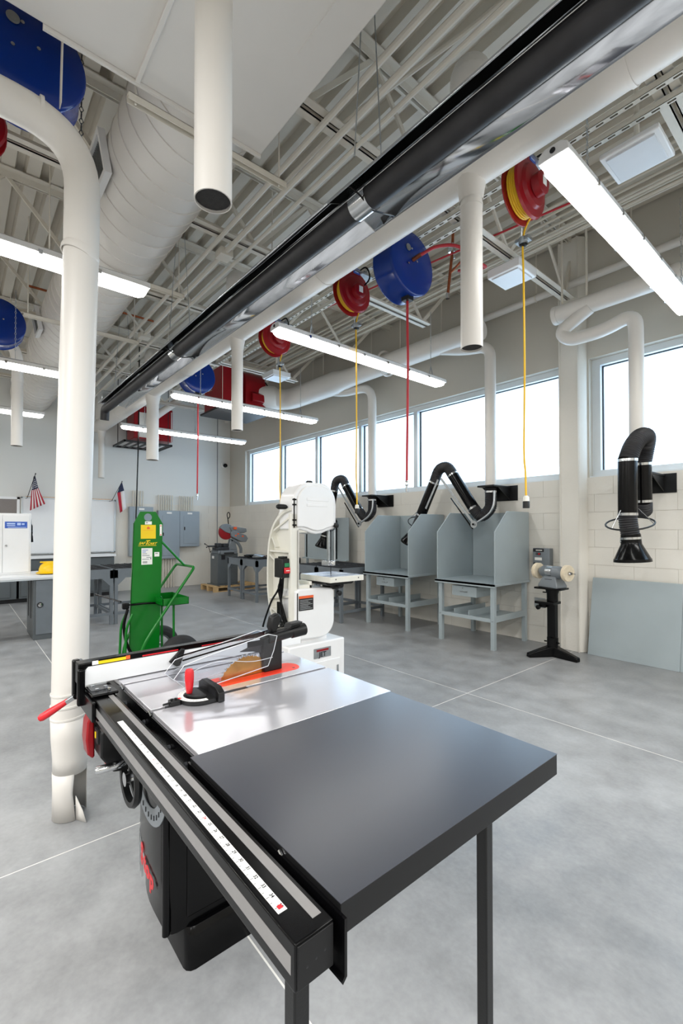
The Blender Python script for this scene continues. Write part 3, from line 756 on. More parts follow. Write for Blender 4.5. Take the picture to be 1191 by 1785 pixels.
def hose_reel(x, y, z, zend, label, R=.275, side=1):
    t = thing('hose_reel', label, 'hose reel', (x, y, z))
    MB().lathe([(0, -.12), (R - .012, -.12), (R, -.11), (R + .004, -.10), (R, -.095), (R - .004, 0), (R, .085), (R + .004, .10), (R, .11), (R - .012, .118), (R * .5, .112), (0, .112)], (x, y, z), DX, 56).obj('drum_case', BLUE, t)
    MB().box(x - .06, y - .05, z + R - .02, x + .06, y + .05, 4.07).box(x - .04, y - .05, 4.06, x + .04, 3.24 if y > 2 else y + .1, 4.0755).obj('mount_bracket', GALV, t, smooth=0)
    for yy, zz in ((-.02, .12), (.05, .03), (-.06, -.02)):
        MB().lathe([(.009, 0), (.009, .006), (0, .008)], (x + .117, y + yy, z + zz), DX, 10).obj('bolt', CHROME, t)
    MB().lathe([(.03, 0), (.03, .003), (.022, .003), (.022, .0045), (0, .0045)], (x + .1165, y - .06, z + .12), DX, 18).obj('badge', GALV, t)
    MB().box(x - .05, y - R * .72 - .012, z + R * .66, x + .02, y - R * .70, z + R * .74).obj('rating_label', PAPER, t, smooth=0)
    if zend:
        MB().box(x + .0, y - .03, z - R - .03, x + .08, y + .05, z - R + .01).obj('roller_guide', BLKM, t, bev=.004)
        hx, hy = x + .04, y + .01
        MB().tube(spline([(hx, hy, z - R + .02), (hx, hy, z - R - .3), (hx + .004, hy, (z + zend) / 2), (hx - .012, hy, zend)], 8), .0115, 10).obj('hose', REDH, t)
        MB().lathe([(.012, .10), (.016, .09), (.016, .06), (.011, .055), (.011, .0), (0, 0)], (hx - .012, hy, zend - .1), UP, 14).obj('quick_coupler', CHROME, t)
    return t
t = hose_reel(-2.76, 3.06, 3.77, 1.86, 'big blue hose reel in the middle with its red hose hanging down')
MB().cyl((-2.645, 3.06, 3.80), (-2.56, 3.07, 3.815), .018, 12).obj('swivel', COPPER, t)
MB().tube(spline([(-2.57, 3.07, 3.812), (-2.46, 3.16, 3.87), (-2.34, 3.3, 3.87), (-2.3, 3.5, 3.80), (-2.4, 3.8, 3.9), (-2.75, 3.88, 4.05)], 8), .014, 10).obj('inlet_hose', REDH, t)
t = hose_reel(-6.90, 2.86, 3.80, 1.98, 'small blue hose reel far back beyond the exhaust duct, red hose hanging', .26)
hose_reel(-2.93, .26, 3.90, 0, 'largest blue hose reel at the upper corner above the bent duct', .27)
hose_reel(-6.75, .36, 3.86, 0, 'blue hose reel at the picture edge behind the farther bent duct', .27)
cp = thing('copper_drop', 'short copper air pipe with valve hanging beside the big blue reel', 'pipe', (-2.86, 3.9, 4.1))
MB().tube(bend([(-2.6, 3.9, 4.53), (-2.83, 3.9, 4.52), (-2.84, 3.9, 4.3), (-2.90, 3.9, 3.86)], .05), .015, 12).obj('pipe', COPPER, cp)
MB().cyl((-2.875, 3.9, 4.08), (-2.68, 3.9, 4.17), .011, 10).obj('branch_pipe', COPPER, cp)
MB().box(-2.875, 3.875, 4.29, -2.815, 3.925, 4.37).bar((-2.82, 3.88, 4.34), (-2.80, 3.88, 4.2), .012, .006, DY).obj('valve', CHROME, cp)
MB().lathe([(.02, -.03), (.02, .02), (.015, .03)], (-2.90, 3.9, 3.86), UP, 12).obj('coupler', CHROME, cp)
o = MB().cyl((-4.6, 3.42, 4.145), (-1.5, 3.95, 4.17), .009, 8).obj('iron_pipe', REDH, loc=(-3, 3.5, 4.14))
o = tag(o, 'thin dark red pipe running behind the nearest red cord reel', 'pipe')
o = MB().cyl((-7.2, .7, 4.62), (-7.2, 2.3, 4.62), .016, 8).obj('iron_pipe', COPPER, loc=(-7.2, 1.5, 4.62))
tag(o, 'thin rusty pipe crossing above the round supply duct', 'pipe')
cb = thing('hanging_cable', 'black power cable hanging behind the green cylinder cart', 'cable', (-9, 2.55, 1.0))
MB().tube(spline([(-9.0, 2.62, 4.1), (-9.0, 2.61, 3.0), (-9.01, 2.59, 2.0), (-9.0, 2.57, 1.3), (-8.98, 2.55, .9)], 8), .012, 8).obj('cable', BLK, cb)
MB().cyl((-9, 2.62, 4.05), (-9, 2.62, 4.86), .01, 8).obj('hanger', BLK, cb)

hc2 = thing('hanging_chain', 'dark chain hanging beside the largest blue reel at the upper left', 'chain', (-3.1, .56, 3.75))
m = MB(); zz = 3.75; i = 0
while zz < 4.86:
    d = Vector((.011, 0, 0)) if i % 2 else Vector((0, .011, 0)); c = Vector((-3.1, .56, zz))
    m.tube([c + Vector((0, 0, -.024)), c + d, c + Vector((0, 0, .024)), c - d], .003, 5, closed=True); zz += .036; i += 1
k = m.obj('chain_links', GRATE, hc2, smooth=0); k['kind'] = 'stuff'
MB().tube([(-3.1, .56 + .012 * math.cos(q * PI / 6), 3.735 + .02 * math.sin(q * PI / 6)) for q in range(12)], .004, 6, closed=True).obj('hook', GRATE, hc2)
# dust collector and unit heater
dc = thing('dust_collector', 'large red dust collector box hung near the corner, black hose on its side', 'dust collector', (-8.4, 4.2, 3.74))
MB().box(-8.78, 3.80, 3.74, -8.0, 4.24, 4.52).obj('filter_box', RED, dc, bev=.01)
bl = [(-8.62, 4.27, 3.74), (-7.92, 4.27, 3.74), (-7.92, 4.27, 4.30)] + [(-8.27 + .35 * math.cos(math.radians(q)), 4.27, 4.24 + .33 * math.sin(math.radians(q))) for q in range(15, 166, 15)] + [(-8.62, 4.27, 4.30)]
MB().prism(bl, (0, .45, 0)).obj('blower_housing', RED, dc, bev=.012)
MB().prism([(-7.92, 4.38, 4.12), (-7.84, 4.38, 4.06), (-7.84, 4.38, 3.92), (-7.92, 4.38, 3.90)], (0, .26, 0)).obj('motor_cover', RED, dc, bev=.01)
MB().box(-8.7, 4.24, 3.8, -8.05, 4.27, 4.4).obj('joining_flange', RED, dc, smooth=0)
MB().box(-8.85, 3.75, 3.70, -7.85, 4.78, 3.738).obj('base_frame', LBLK, dc, smooth=0)
for zz in (4.0, 4.14, 4.3): MB().lathe([(.012, 0), (.012, .008), (0, .008)], (-8.0, 4.15, zz), DX, 10).obj('bolt', CHROME, dc)
MB().tube(spline([(-7.95, 4.72, 4.36), (-7.9, 4.80, 4.2), (-7.9, 4.80, 4.08), (-7.95, 4.72, 3.95)], 6), .014, 8).obj('hose', BLK, dc)
for x in (-8.75, -7.95):
    for y in (3.8, 4.74): MB().cyl((x, y, 3.72), (x, y, 4.88), .006, 6).obj('hanger_rod', STEELW, dc)
uh = thing('unit_heater', 'red unit heater with a pale front panel hung before the back wall', 'heater', (-10.8, 3.4, 3.3))
MB().box(-11.1, 2.96, 3.42, -10.52, 3.80, 4.15).obj('cabinet', RED, uh, bev=.01)
MB().box(-10.52, 3.05, 3.45, -10.505, 3.40, 4.0).obj('front_panel', DUCT, uh, bev=.004)
MB().box(-10.52, 3.42, 3.47, -10.49, 3.74, 4.05).obj('door_panel', RED, uh, bev=.004)
MB().box(-10.52, 3.76, 3.42, -10.50, 3.775, 4.1).obj('gas_pipe', DUCT, uh, smooth=0)
tr = MB().box(-11.2, 2.70, 3.28, -10.3, 2.74, 3.32).box(-11.2, 3.68, 3.28, -10.3, 3.72, 3.32).box(-10.34, 2.7, 3.28, -10.3, 3.72, 3.32).box(-11.2, 2.7, 3.28, -11.16, 3.72, 3.32)
tr.obj('hanging_frame', LBLK, uh, smooth=0)
for k in range(6): MB().box(-11.16, 2.86 + k * .15, 3.285, -10.34, 2.91 + k * .15, 3.30).obj('frame_bar', LBLK, uh, smooth=0)
for y in (2.78, 3.66):
    for x in (-11.1, -10.4): MB().cyl((x, y, 3.3), (x, y, 4.86), .008, 6).obj('hanger_rod', LBLK, uh)
MB().tube(bend([(-10.9, 3.2, 3.62), (-10.4, 3.3, 3.86), (-10.0, 3.95, 4.45), (-10.0, 4.1, 4.86)], .2), .075, 16).obj('flue_pipe', DUCT, uh)

# ------------------------------------------------------------------ welding booths, leaning sheet, outlets
def booth(x0, x1, label):
    y0, y1, zt = 4.80, 5.62, .782
    t = thing('welding_booth', label, 'welding booth', ((x0 + x1) / 2, (y0 + y1) / 2, 0), 'welding booths along the window wall')
    MB().box(x0 - .02, y0, zt - .03, x1 + .01, y1, zt).box(x0 - .02, y0, zt - .045, x1 + .01, y0 + .012, zt).obj('bench_top', BOOTH, t, bev=.003)
    MB().box(x0 + .02, y1 - .012, zt, x1 - .02, y1, 1.645).obj('back_panel', BOOTH, t, smooth=0)
    for x in (x0, x1 - .014):
        MB().prism([(x, y0 + .02, zt - .025), (x, y1, zt - .025), (x, y1, 1.645), (x, y0 + .295, 1.645), (x, y0 + .02, 1.39)], (.014, 0, 0)).obj('side_panel', BOOTH, t, bev=.002)
    lx0, lx1, ly0, ly1 = x0 + .02, x1 - .07, y0 + .03, y1 - .07
    for x in (lx0, lx1):
        for y in (ly0, ly1):
            m = MB().box(x, y, 0, x + .05, y + .05, zt - .03)
            m.box(x - .002, y + .018, .005, x, y + .032, zt - .05)
            m.obj('leg', BOOTH, t, bev=.004)
    MB().box(lx0 + .01, ly0 + .01, .325, lx1 + .04, ly1 + .04, .345).obj('shelf', BOOTH, t, smooth=0)
    MB().box(lx0 + .05, ly0 - .002, .325, lx1, ly0 + .012, .368).obj('shelf_rail', BOOTH, t, smooth=0)
    MB().box(lx1 + .038, ly0 + .05, .325, lx1 + .05, ly1, .40).obj('shelf_rail', BOOTH, t, smooth=0)
    MB().box(lx0, ly0 + .05, .325, lx0 + .012, ly1, .40).obj('shelf_rail', BOOTH, t, smooth=0)
    for k in (.30, .58):
        x = lx0 + (lx1 - lx0) * k
        MB().box(x, ly0 + .02, .345, x + .006, ly1, .425).obj('shelf_divider', BOOTH, t, smooth=0)
    dx = x0 + .19
    d = MB().box(dx, y0 + .085, .585, dx + .36, y0 + .50, .712).obj('drawer', BOOTH, t, bev=.004)
    MB().tube(bend([(dx + .13, y0 + .085, .645), (dx + .13, y0 + .065, .645), (dx + .23, y0 + .065, .645), (dx + .23, y0 + .085, .645)], .01, 3), .004, 6).obj('handle', GALV, d)
    MB().lathe([(.008, 0), (.008, .006), (0, .006)], (dx + .16, y0 + .085, .685), (0, -1, 0), 10).obj('lock', CHROME, d)
    for x in (lx0 + .025, lx1 + .025): MB().lathe([(.007, 0), (.006, .005), (0, .005)], (x, ly0, .34), (0, -1, 0), 8).obj('bolt', GALV, t)
    return t
booth(-3.77, -2.925, 'blue-grey welding booth nearer the grinder, its drawer and shelf in full view')
booth(-5.15, -4.26, 'blue-grey welding booth next to the bandsaw, farther from the grinder')
sp = thing('steel_sheet', 'wide grey steel sheet leaning against the wall at the right', 'steel sheet', (-1.4, 5.58, 0))
MB().prism([(-2.19, 5.53, .0), (-1.32, 5.53, .0), (-1.30, 5.605, .872), (-2.155, 5.605, .872)], (0, .018, .002)).obj('sheet', BOOTH, sp, bev=.003)
MB().prism([(-1.32, 5.545, .0), (-1.25, 5.548, .0), (-1.23, 5.625, .868), (-1.30, 5.622, .868)], (0, .012, 0)).obj('rear_sheet', BOOTH, sp, bev=.002)
MB().prism([(-2.15, 5.533, .055), (-1.35, 5.533, .055), (-1.35, 5.534, .063), (-2.15, 5.534, .063)], (0, .001, 0)).obj('fold_line', BOOTH, sp, smooth=0)
def outlet(x, z, label, w=.075):
    t = thing('wall_outlet', label, 'outlet', (x, WY, z))
    MB().box(x - w / 2, WY - .008, z - .06, x + w / 2, WY, z + .06).obj('cover_plate', GALV, t, bev=.003)
    for dz in (-.022, .022): MB().box(x - .016, WY - .011, z + dz - .014, x + .016, WY - .0079, z + dz + .014).obj('socket', GREYM, t, smooth=0)
outlet(-2.80, .50, 'steel outlet plate low on the wall behind the grinder post', .14)
outlet(-2.64, .50, 'narrow steel outlet plate right of the wide plate, behind the grinder post')
outlet(-3.86, .66, 'small outlet plate seen between the two welding booths')
sb = thing('switch_box', 'grey starter box with red and black buttons on the wall above the grinder', 'switch box', (-2.72, WY, 1.06))
MB().box(-2.84, 5.55, .93, -2.63, WY, 1.19).obj('case', GREYM, sb, bev=.006)
MB().box(-2.836, 5.548, 1.145, -2.70, 5.5505, 1.185).obj('name_strip', LBLK, sb, smooth=0)
MB().box(-2.80, 5.547, 1.16, -2.72, 5.548, 1.17).obj('strip_print', PAPER, sb, smooth=0)
MB().box(-2.80, 5.546, 1.105, -2.74, 5.5505, 1.135).obj('button_plate', LBLK, sb, smooth=0)
for x, m in ((-2.785, DGREY), (-2.757, REDP)): MB().lathe([(.011, 0), (.01, .008), (0, .009)], (x, 5.546, 1.12), (0, -1, 0), 12).obj('button', m, sb)
MB().box(-2.815, 5.547, 1.04, -2.725, 5.5505, 1.075).obj('rating_label', PAPER, sb, smooth=0)
MB().lathe([(.012, 0), (.012, .01), (0, .01)], (-2.815, 5.549, 1.0), (0, -1, 0), 12).obj('plug_hole', LBLK, sb)

# ------------------------------------------------------------------ pedestal grinder
gx, gy = -2.41, 5.15
g = thing('pedestal_grinder', 'grey buffing grinder with cotton wheels on a black pedestal', 'grinder', (gx, gy, 0))
m = MB()
for a, L in ((-122, .30), (-8, .30), (118, .26)):
    d = Vector((math.cos(math.radians(a)), math.sin(math.radians(a)), 0)); q = Vector((-d.y, d.x, 0))
    c = Vector((gx, gy, 0)); e = c + d * L
    m.add([c + q * .045, e + q * .035, e - q * .035, c - q * .045, c + q * .045 + Vector((0, 0, .13)), e + q * .03 + Vector((0, 0, .045)), e - q * .03 + Vector((0, 0, .045)), c - q * .045 + Vector((0, 0, .13))],
          [(0, 3, 2, 1), (4, 5, 6, 7), (0, 1, 5, 4), (1, 2, 6, 5), (2, 3, 7, 6), (3, 0, 4, 7)])
m.obj('tripod_base', BLK, g, bev=.008)
MB().lathe([(.06, .10), (.06, .21), (.045, .22)], (gx, gy, 0), UP, 20).obj('socket', BLK, g)
for s in (-1, 1): MB().cyl((gx + s * .06, gy - .02, .16), (gx + s * .085, gy - .02, .16), .008, 8).obj('set_screw', BLK, g)
MB().box(gx - .045, gy - .04, .2, gx + .045, gy + .04, .70).obj('column', BLK, g, bev=.006)
MB().box(gx - .155, gy - .11, .585, gx + .06, gy + .08, .615).box(gx - .12, gy - .08, .545, gx - .04, gy + .05, .59).obj('tool_tray', BLK, g, bev=.005)
MB().lathe([(.02, 0), (.026, .01), (.026, .03), (0, .034)], (gx - .115, gy - .08, .545), (0, -1, 0), 14).obj('tray_knob', BLK, g)
MB().lathe([(.06, .62), (.06, .70), (.075, .745), (.075, .752)], (gx, gy, 0), UP, 20).obj('head_collar', BLK, g)
MB().cyl((gx - .05, gy - .02, .71), (gx - .10, gy - .02, .71), .007, 8).obj('set_screw', BLK, g)
MB().box(gx - .165, gy - .10, .752, gx + .14, gy + .10, .772).obj('top_plate', BLK, g, bev=.004)
ax = Vector((.88, -.22, 0)).normalized(); c = Vector((gx, gy, .945)); pq = Vector((ax.y, -ax.x, 0))
def tilt(a, p, zz): return c + ax * a + pq * p + Vector((0, 0, zz - .945))
m = MB(); lo = [(-.125, -.085), (.125, -.085), (.125, .085), (-.125, .085)]; hi = [(-.07, -.045), (.07, -.045), (.07, .045), (-.07, .045)]
m.add([tilt(a, p, .772) for a, p in lo] + [tilt(a, p, .80) for a, p in lo] + [tilt(a, p, .92) for a, p in hi],
      [(3, 2, 1, 0), (0, 1, 5, 4), (1, 2, 6, 5), (2, 3, 7, 6), (3, 0, 4, 7), (4, 5, 9, 8), (5, 6, 10, 9), (6, 7, 11, 10), (7, 4, 8, 11), (8, 9, 10, 11)])
m.obj('pedestal_foot', GREYM, g, bev=.008)
MB().lathe([(0, -.155), (.045, -.15), (.062, -.12), (.07, -.10), (.07, .10), (.066, .11), (.062, .13), (.045, .15), (0, .155)], c, ax, 28).obj('motor_body', GREYM, g)
MB().lathe([(.0712, -.05), (.0715, -.05), (.0715, .03), (.0712, .03)], c, ax, 28, True).obj('motor_band', CHROME, g)
q = [tilt(-.055, .068, .80), tilt(.05, .068, .80), tilt(.045, .058, .865), tilt(-.05, .058, .865)]
nrm = Vector((pq.x, pq.y, .35)).normalized() * .004
MB().prism([p + nrm for p in q], nrm * .5).obj('name_plate', LBLK, g, smooth=0)
for zz, ww in ((.845, .02), (.828, .035), (.812, .03)):
    q = [tilt(-ww, .0665 - (zz - .80) * .15, zz - .004) + nrm * 1.6, tilt(ww, .0665 - (zz - .80) * .15, zz - .004) + nrm * 1.6, tilt(ww, .0655 - (zz - .80) * .15, zz + .004) + nrm * 1.6, tilt(-ww, .0655 - (zz - .80) * .15, zz + .004) + nrm * 1.6]
    MB().prism(q, nrm * .3).obj('plate_print', PAPER, g, smooth=0)
for s in (-1, 1):
    MB().lathe([(.03, .14 * s), (.03, .19 * s), (.018, .2 * s)], c, ax, 16).obj('shaft_boss', CHROME if s < 0 else GREYM, g)
    w_ = MB()
    for k in range(5):
        o = (.175 + k * .009) * s
        w_.lathe([(.02, o - .004), (.085 + .005 * ((k * 7) % 3 - 1), o - .006), (.09, o), (.086, o + .005), (.02, o + .004)], c, ax, 28)
    w_.obj('buffing_wheel', BUFF, g)
    MB().lathe([(.012, .17 * s), (.012, .25 * s), (.022, .225 * s), (.022, .215 * s)], c, ax, 12).cyl(c + ax * .2 * s, c + ax * .29 * s, .006, 8).obj('spindle', CHROME, g)

# ------------------------------------------------------------------ slatted steel benches and what lies on them
def bench(x0, y0, x1, y1, label, side, zt=.83):
    t = thing('grating_bench', label, 'work bench', ((x0 + x1) / 2, (y0 + y1) / 2, 0))
    b = .045
    for x in (x0, x1 - b):
        for y in (y0, y1 - b): MB().box(x, y, 0, x + b, y + b, zt - .02).obj('leg', BENCH, t, smooth=0)
    for a in ((x0, y0, x1, y0 + .006), (x0, y1 - .006, x1, y1), (x0, y0, x0 + .006, y1), (x1 - .006, y0, x1, y1)):
        MB().box(a[0], a[1], zt - .14, a[2], a[3], zt).obj('apron', BENCH, t, smooth=0)
    for a in ((x0 + b, y0, x1 - b, y0 + .03), (x0 + b, y1 - .03, x1 - b, y1), (x0, y0 + b, x0 + .03, y1 - b), (x1 - .03, y0 + b, x1, y1 - b)):
        MB().box(a[0], a[1], .14, a[2], a[3], .18).obj('stretcher', BENCH, t, smooth=0)
    gz = zt - .14
    for x, sx in ((x0 + b, 1), (x1 - b, -1)):
        for y, off in ((y0, .006), (y1 - .006, .006)):
            MB().prism([(x, y, gz), (x + sx * .11, y, gz), (x, y, gz - .11)], (0, off, 0)).obj('gusset', BENCH, t, smooth=0)
    for y, sy in ((y0 + b, 1), (y1 - b, -1)):
        for x in (x0, x1 - .006):
            MB().prism([(x, y, gz), (x, y + sy * .11, gz), (x, y, gz - .11)], (.006, 0, 0)).obj('gusset', BENCH, t, smooth=0)
    m = MB(); n = int((y1 - y0 if side == 'y' else x1 - x0) / .032)
    for k in range(1, n):
        if side == 'y': y = y0 + k * (y1 - y0) / n; m.box(x0 + .006, y - .003, zt - .03, x1 - .006, y + .003, zt + .004 + .004 * math.sin(k * 1.7))
        else: x = x0 + k * (x1 - x0) / n; m.box(x - .003, y0 + .006, zt - .03, x + .003, y1 - .006, zt + .004 + .004 * math.sin(k * 1.7))
    for k in (1, 2, 3):
        if side == 'y': m.box(x0 + k * (x1 - x0) / 4, y0 + .01, zt - .025, x0 + k * (x1 - x0) / 4 + .005, y1 - .01, zt)
        else: m.box(x0 + .01, y0 + k * (y1 - y0) / 4, zt - .025, x1 - .01, y0 + k * (y1 - y0) / 4 + .005, zt)
    s = m.obj('grating', GRATE, t, smooth=0); s['kind'] = 'stuff'
    return t
bench(-5.91, 4.47, -5.30, 5.40, 'grey grating bench beside the farther welding booth, behind the bandsaw table', 'y')
bench(-6.54, 4.47, -5.93, 5.40, 'grey grating bench behind the bandsaw throat, second from the farther booth', 'y')
bench(-8.43, 4.46, -7.83, 5.50, 'grey grating bench carrying the red jug and tangled cables', 'y')
bench(-9.05, 4.46, -8.45, 5.50, 'grey grating bench nearest the cold saw, against its neighbour with the jug', 'y')
bench(-8.50, 1.22, -7.46, 1.82, 'grey grating bench half hidden by the big white floor duct', 'y')
bench(-8.50, 1.84, -7.46, 2.44, 'grey grating bench half hidden by the green cylinder cart', 'y')
sp2 = thing('splash_panel', 'blue-grey steel panel standing behind the benches, seen through the bandsaw', 'panel', (-6.8, 5.5, 0))
MB().box(-7.60, 5.44, .86, -6.24, 5.455, 1.635).obj('panel', BOOTH, sp2, bev=.002)
MB().box(-7.60, 5.38, .84, -6.24, 5.44, .865).obj('ledge', BOOTH, sp2, bev=.002)
for x in (-7.55, -6.60): MB().box(x, 5.44, 0, x + .04, 5.48, 1.6).obj('post', BOOTH, sp2, smooth=0)
jg = thing('jug', 'red and black lidded jug standing on the grating bench', 'jug', (-7.95, 4.9, .838))
MB().lathe([(.0, 0), (.075, .0), (.08, .01), (.08, .21), (.06, .25), (.045, .255)], (-7.95, 4.9, .838), UP, 24).obj('body', RED, jg)
MB().lathe([(.052, .25), (.055, .255), (.055, .31), (.045, .325), (0, .325)], (-7.95, 4.9, .838), UP, 20).obj('lid', BLKM, jg)
MB().lathe([(.0802, .09), (.0815, .09), (.0815, .17), (.0802, .17)], (-7.95, 4.9, .838), UP, 24, True).obj('label_band', LBLK, jg)
MB().tube(bend([(-7.88, 4.87, .86 + .2), (-7.83, 4.85, .86 + .19), (-7.83, 4.85, .86 + .08), (-7.88, 4.87, .86 + .07)], .02, 3), .01, 8).obj('handle', BLKM, jg)
for i, (x, y, m_, lab) in enumerate(((-8.30, 4.60, BLK, 'tangled black cable coil lying on the grating bench'), (-8.06, 4.66, GALV, 'loose silver cable coil on the bench between black coil and jug'))):
    rnd = random.Random(i + 3); pts = []
    for k in range(40):
        a = k * .9; r = .07 + .04 * rnd.random()
        pts.append((x + r * math.cos(a), y + r * 1.4 * math.sin(a), .852 + .0012 * k + .008 * rnd.random()))
    o = MB().tube(spline(pts, 4), .008, 6).obj('cable_coil', m_, loc=(x, y, .84)); tag(o, lab, 'cable')

# ------------------------------------------------------------------ cold saw on its pallet
pt = thing('pallet', 'wooden pallet under the cold saw in the far corner', 'pallet', (-10.1, 4.9, 0))
px0, px1, py0, py1 = -10.45, -9.70, 4.46, 5.56
for k in range(7): MB().box(px0, py0 + k * (py1 - py0 - .1) / 6, .108, px1, py0 + k * (py1 - py0 - .1) / 6 + .1, .13).obj('plank', WOOD, pt, smooth=0)
for x in (px0, (px0 + px1) / 2 - .045, px1 - .09):
    for y in (py0, (py0 + py1) / 2 - .05, py1 - .1): MB().box(x, y, .018, x + .09, y + .1, .09).obj('block', WOOD, pt, smooth=0)
    MB().box(x, py0, .09, x + .09, py1, .108).obj('stringer', WOOD, pt, smooth=0); MB().box(x, py0, 0, x + .09, py1, .018).obj('stringer', WOOD, pt, smooth=0)
cs = thing('cold_saw', 'grey cold saw with a red blade guard on a cabinet in the far corner', 'cold saw', (-10.1, 4.85, .13))
MB().box(-10.32, 4.56, .13, -9.78, 5.16, .15).obj('base_flange', DGREY, cs, smooth=0)
MB().box(-10.25, 4.61, .15, -9.86, 5.12, .86).obj('cabinet', DGREY, cs, bev=.008)
MB().box(-9.86, 4.67, .845, -9.80, 5.06, .93).obj('chip_tray', GREYM, cs, bev=.006)
MB().box(-9.805, 4.74, .855, -9.795, 4.99, .885).obj('tray_slot', LBLK, cs, smooth=0)
MB().box(-9.858, 4.70, .72, -9.852, 4.79, .82).obj('switch_plate', LBLK, cs, smooth=0)
MB().box(-10.15, 4.603, .74, -10.05, 4.612, .80).obj('rating_label', PAPER, cs, smooth=0)
MB().box(-10.24, 4.62, .86, -9.84, 5.1, .93).obj('table', GREYM, cs, bev=.01)
MB().box(-10.1, 4.58, .93, -9.86, 4.90, 1.0).box(-10.06, 4.62, 1.0, -9.90, 4.72, 1.10).box(-10.06, 4.78, 1.0, -9.90, 4.9, 1.09).obj('vise', GRATE, cs, bev=.01)
MB().cyl((-9.98, 4.60, 1.03), (-9.98, 4.44, 1.03), .02, 10).obj('vise_screw', GRATE, cs)
for d in ((.0, -.10, .06), (0, .05, -.13), (0, -.05, -.02)): 
    MB().cyl((-9.98, 4.44, 1.03), (-9.98 + d[0], 4.44 + d[1] * .9, 1.03 + d[2]), .008, 8).lathe([(0, -.02), (.018, 0), (0, .02)], (-9.98 + d[0], 4.44 + d[1] * .9, 1.03 + d[2]), UP, 10).obj('vise_handle', BLK, cs)
MB().prism([(-10.0, 4.88, .93), (-10.0, 5.12, .93), (-10.0, 5.05, 1.2), (-10.0, 4.95, 1.2)], (.12, 0, 0)).obj('pivot_column', GREYM, cs, bev=.01)
MB().lathe([(0, -.03), (.17, -.03), (.18, -.02), (.18, .02), (.17, .03), (0, .03)], (-9.90, 4.83, 1.36), DX, 36).obj('blade_guard', RED, cs)
MB().prism(arc((4.83, 1.36), .19, 40, 150, 10, 'yz', -9.94) + [(-9.94, 4.80, 1.36), (-9.94, 4.92, 1.32)], (.08, 0, 0)).obj('guard_arm', GREYM, cs, bev=.006)
MB().prism([(-9.96, 4.90, 1.47), (-9.96, 4.98, 1.50), (-9.96, 5.33, 1.44), (-9.96, 5.34, 1.36), (-9.96, 5.26, 1.33), (-9.96, 4.94, 1.38)], (.13, 0, 0)).obj('motor', GREYM, cs, bev=.012)
MB().prism([(-9.97, 4.92, 1.36), (-9.97, 5.0, 1.40), (-9.97, 5.32, 1.28), (-9.97, 5.37, 1.20), (-9.97, 5.32, 1.12), (-9.97, 5.20, 1.12), (-9.97, 4.93, 1.25)], (.15, 0, 0)).obj('gear_case', GREYM, cs, bev=.015)
MB().box(-9.83, 4.99, 1.42, -9.80, 5.06, 1.48).obj('warning_label', LORG, cs, smooth=0)
for y, z in ((5.08, 1.30), (5.2, 1.24), (5.02, 1.26)): MB().box(-9.819, y, z, -9.815, y + .045, z + .03).obj('warning_label', LORG, cs, smooth=0)
MB().tube(spline([(-9.9, 4.98, 1.2), (-9.88, 5.12, 1.1), (-9.88, 5.2, .98), (-9.9, 5.22, .86)], 6), .035, 10).obj('coolant_hose', GREYM, cs)
MB().cyl((-9.88, 4.90, 1.40), (-9.88, 4.865, 1.70), .012, 10).obj('lever', BLK, cs)
MB().tube([(-9.88, 4.865 + .035 * math.cos(q * PI / 6) + .02, 1.75 + .07 * math.sin(q * PI / 6)) for q in range(12)], .011, 8, closed=True).obj('trigger_handle', BLK, cs)
MB().cyl((-9.9, 4.96, 1.16), (-9.9, 5.25, 1.20), .03, 10).obj('spring', BLK, cs)

# ------------------------------------------------------------------ back wall: panelboards, boards, flags, counter
def panelboard(y0, y1, z0, z1, label, cu, cd_, split=None):
    t = thing('panelboard', label, 'electrical panel', (WX, (y0 + y1) / 2, z0))
    MB().box(WX + .004, y0, z0, WX + .15, y1, z1).obj('enclosure', PANEL, t, bev=.006)
    d = MB().box(WX + .15, y0 + .09, z0 + .07, WX + .158, y1 - .06, z1 - .12).obj('door', PANEL, t, bev=.004)
    MB().box(WX + .157, y0 + .10, (z0 + z1) / 2 - .03, WX + .17, y0 + .125, (z0 + z1) / 2 + .05).obj('latch', LBLK, d, bev=.002)
    MB().box(WX + .1505, (y0 + y1) / 2 - .06, z1 - .075, WX + .152, (y0 + y1) / 2 + .06, z1 - .035).obj('name_tag', PAPER, t, smooth=0)
    for k in range(cu):
        y = (y0 + y1) / 2 - .03 + (k - cu / 2) * .055
        MB().cyl((WX + .06, y, z1), (WX + .06, y, z1 + .38), .014, 8).obj('conduit', STEELW, t)
    for k in range(cd_):
        y = (y0 + y1) / 2 + .02 + (k - cd_ / 2) * .065
        MB().cyl((WX + .06, y, .0), (WX + .06, y, z0), .016, 8).obj('conduit', STEELW, t)
panelboard(3.07, 3.60, .80, 1.95, 'tall grey electrical panel behind the green cart, leftmost of three', 5, 0)
panelboard(3.72, 4.235, .71, 1.875, 'grey electrical panel with conduits above and below, middle of three', 7, 6)
panelboard(4.24, 4.74, .99, 1.872, 'shorter grey electrical panel, rightmost of three by the corner', 7, 0)
wbd = thing('whiteboard', 'large white marker board between the two small flags', 'whiteboard', (WX, 1.9, .9))
MB().box(WX, 1.04, .92, WX + .02, 2.78, 2.075).obj('surface', WHITEL, wbd, smooth=0)
for a in ((1.02, .90, 1.05, 2.09), (2.765, .90, 2.80, 2.09), (1.02, .90, 2.8, .93), (1.02, 2.06, 2.8, 2.09)):
    MB().box(WX, a[0], a[1], WX + .035, a[2], a[3]).obj('frame', ALU, wbd, bev=.003)
MB().box(WX + .03, 1.2, .90, WX + .09, 2.7, .925).obj('pen_tray', GALV, wbd, bev=.003)
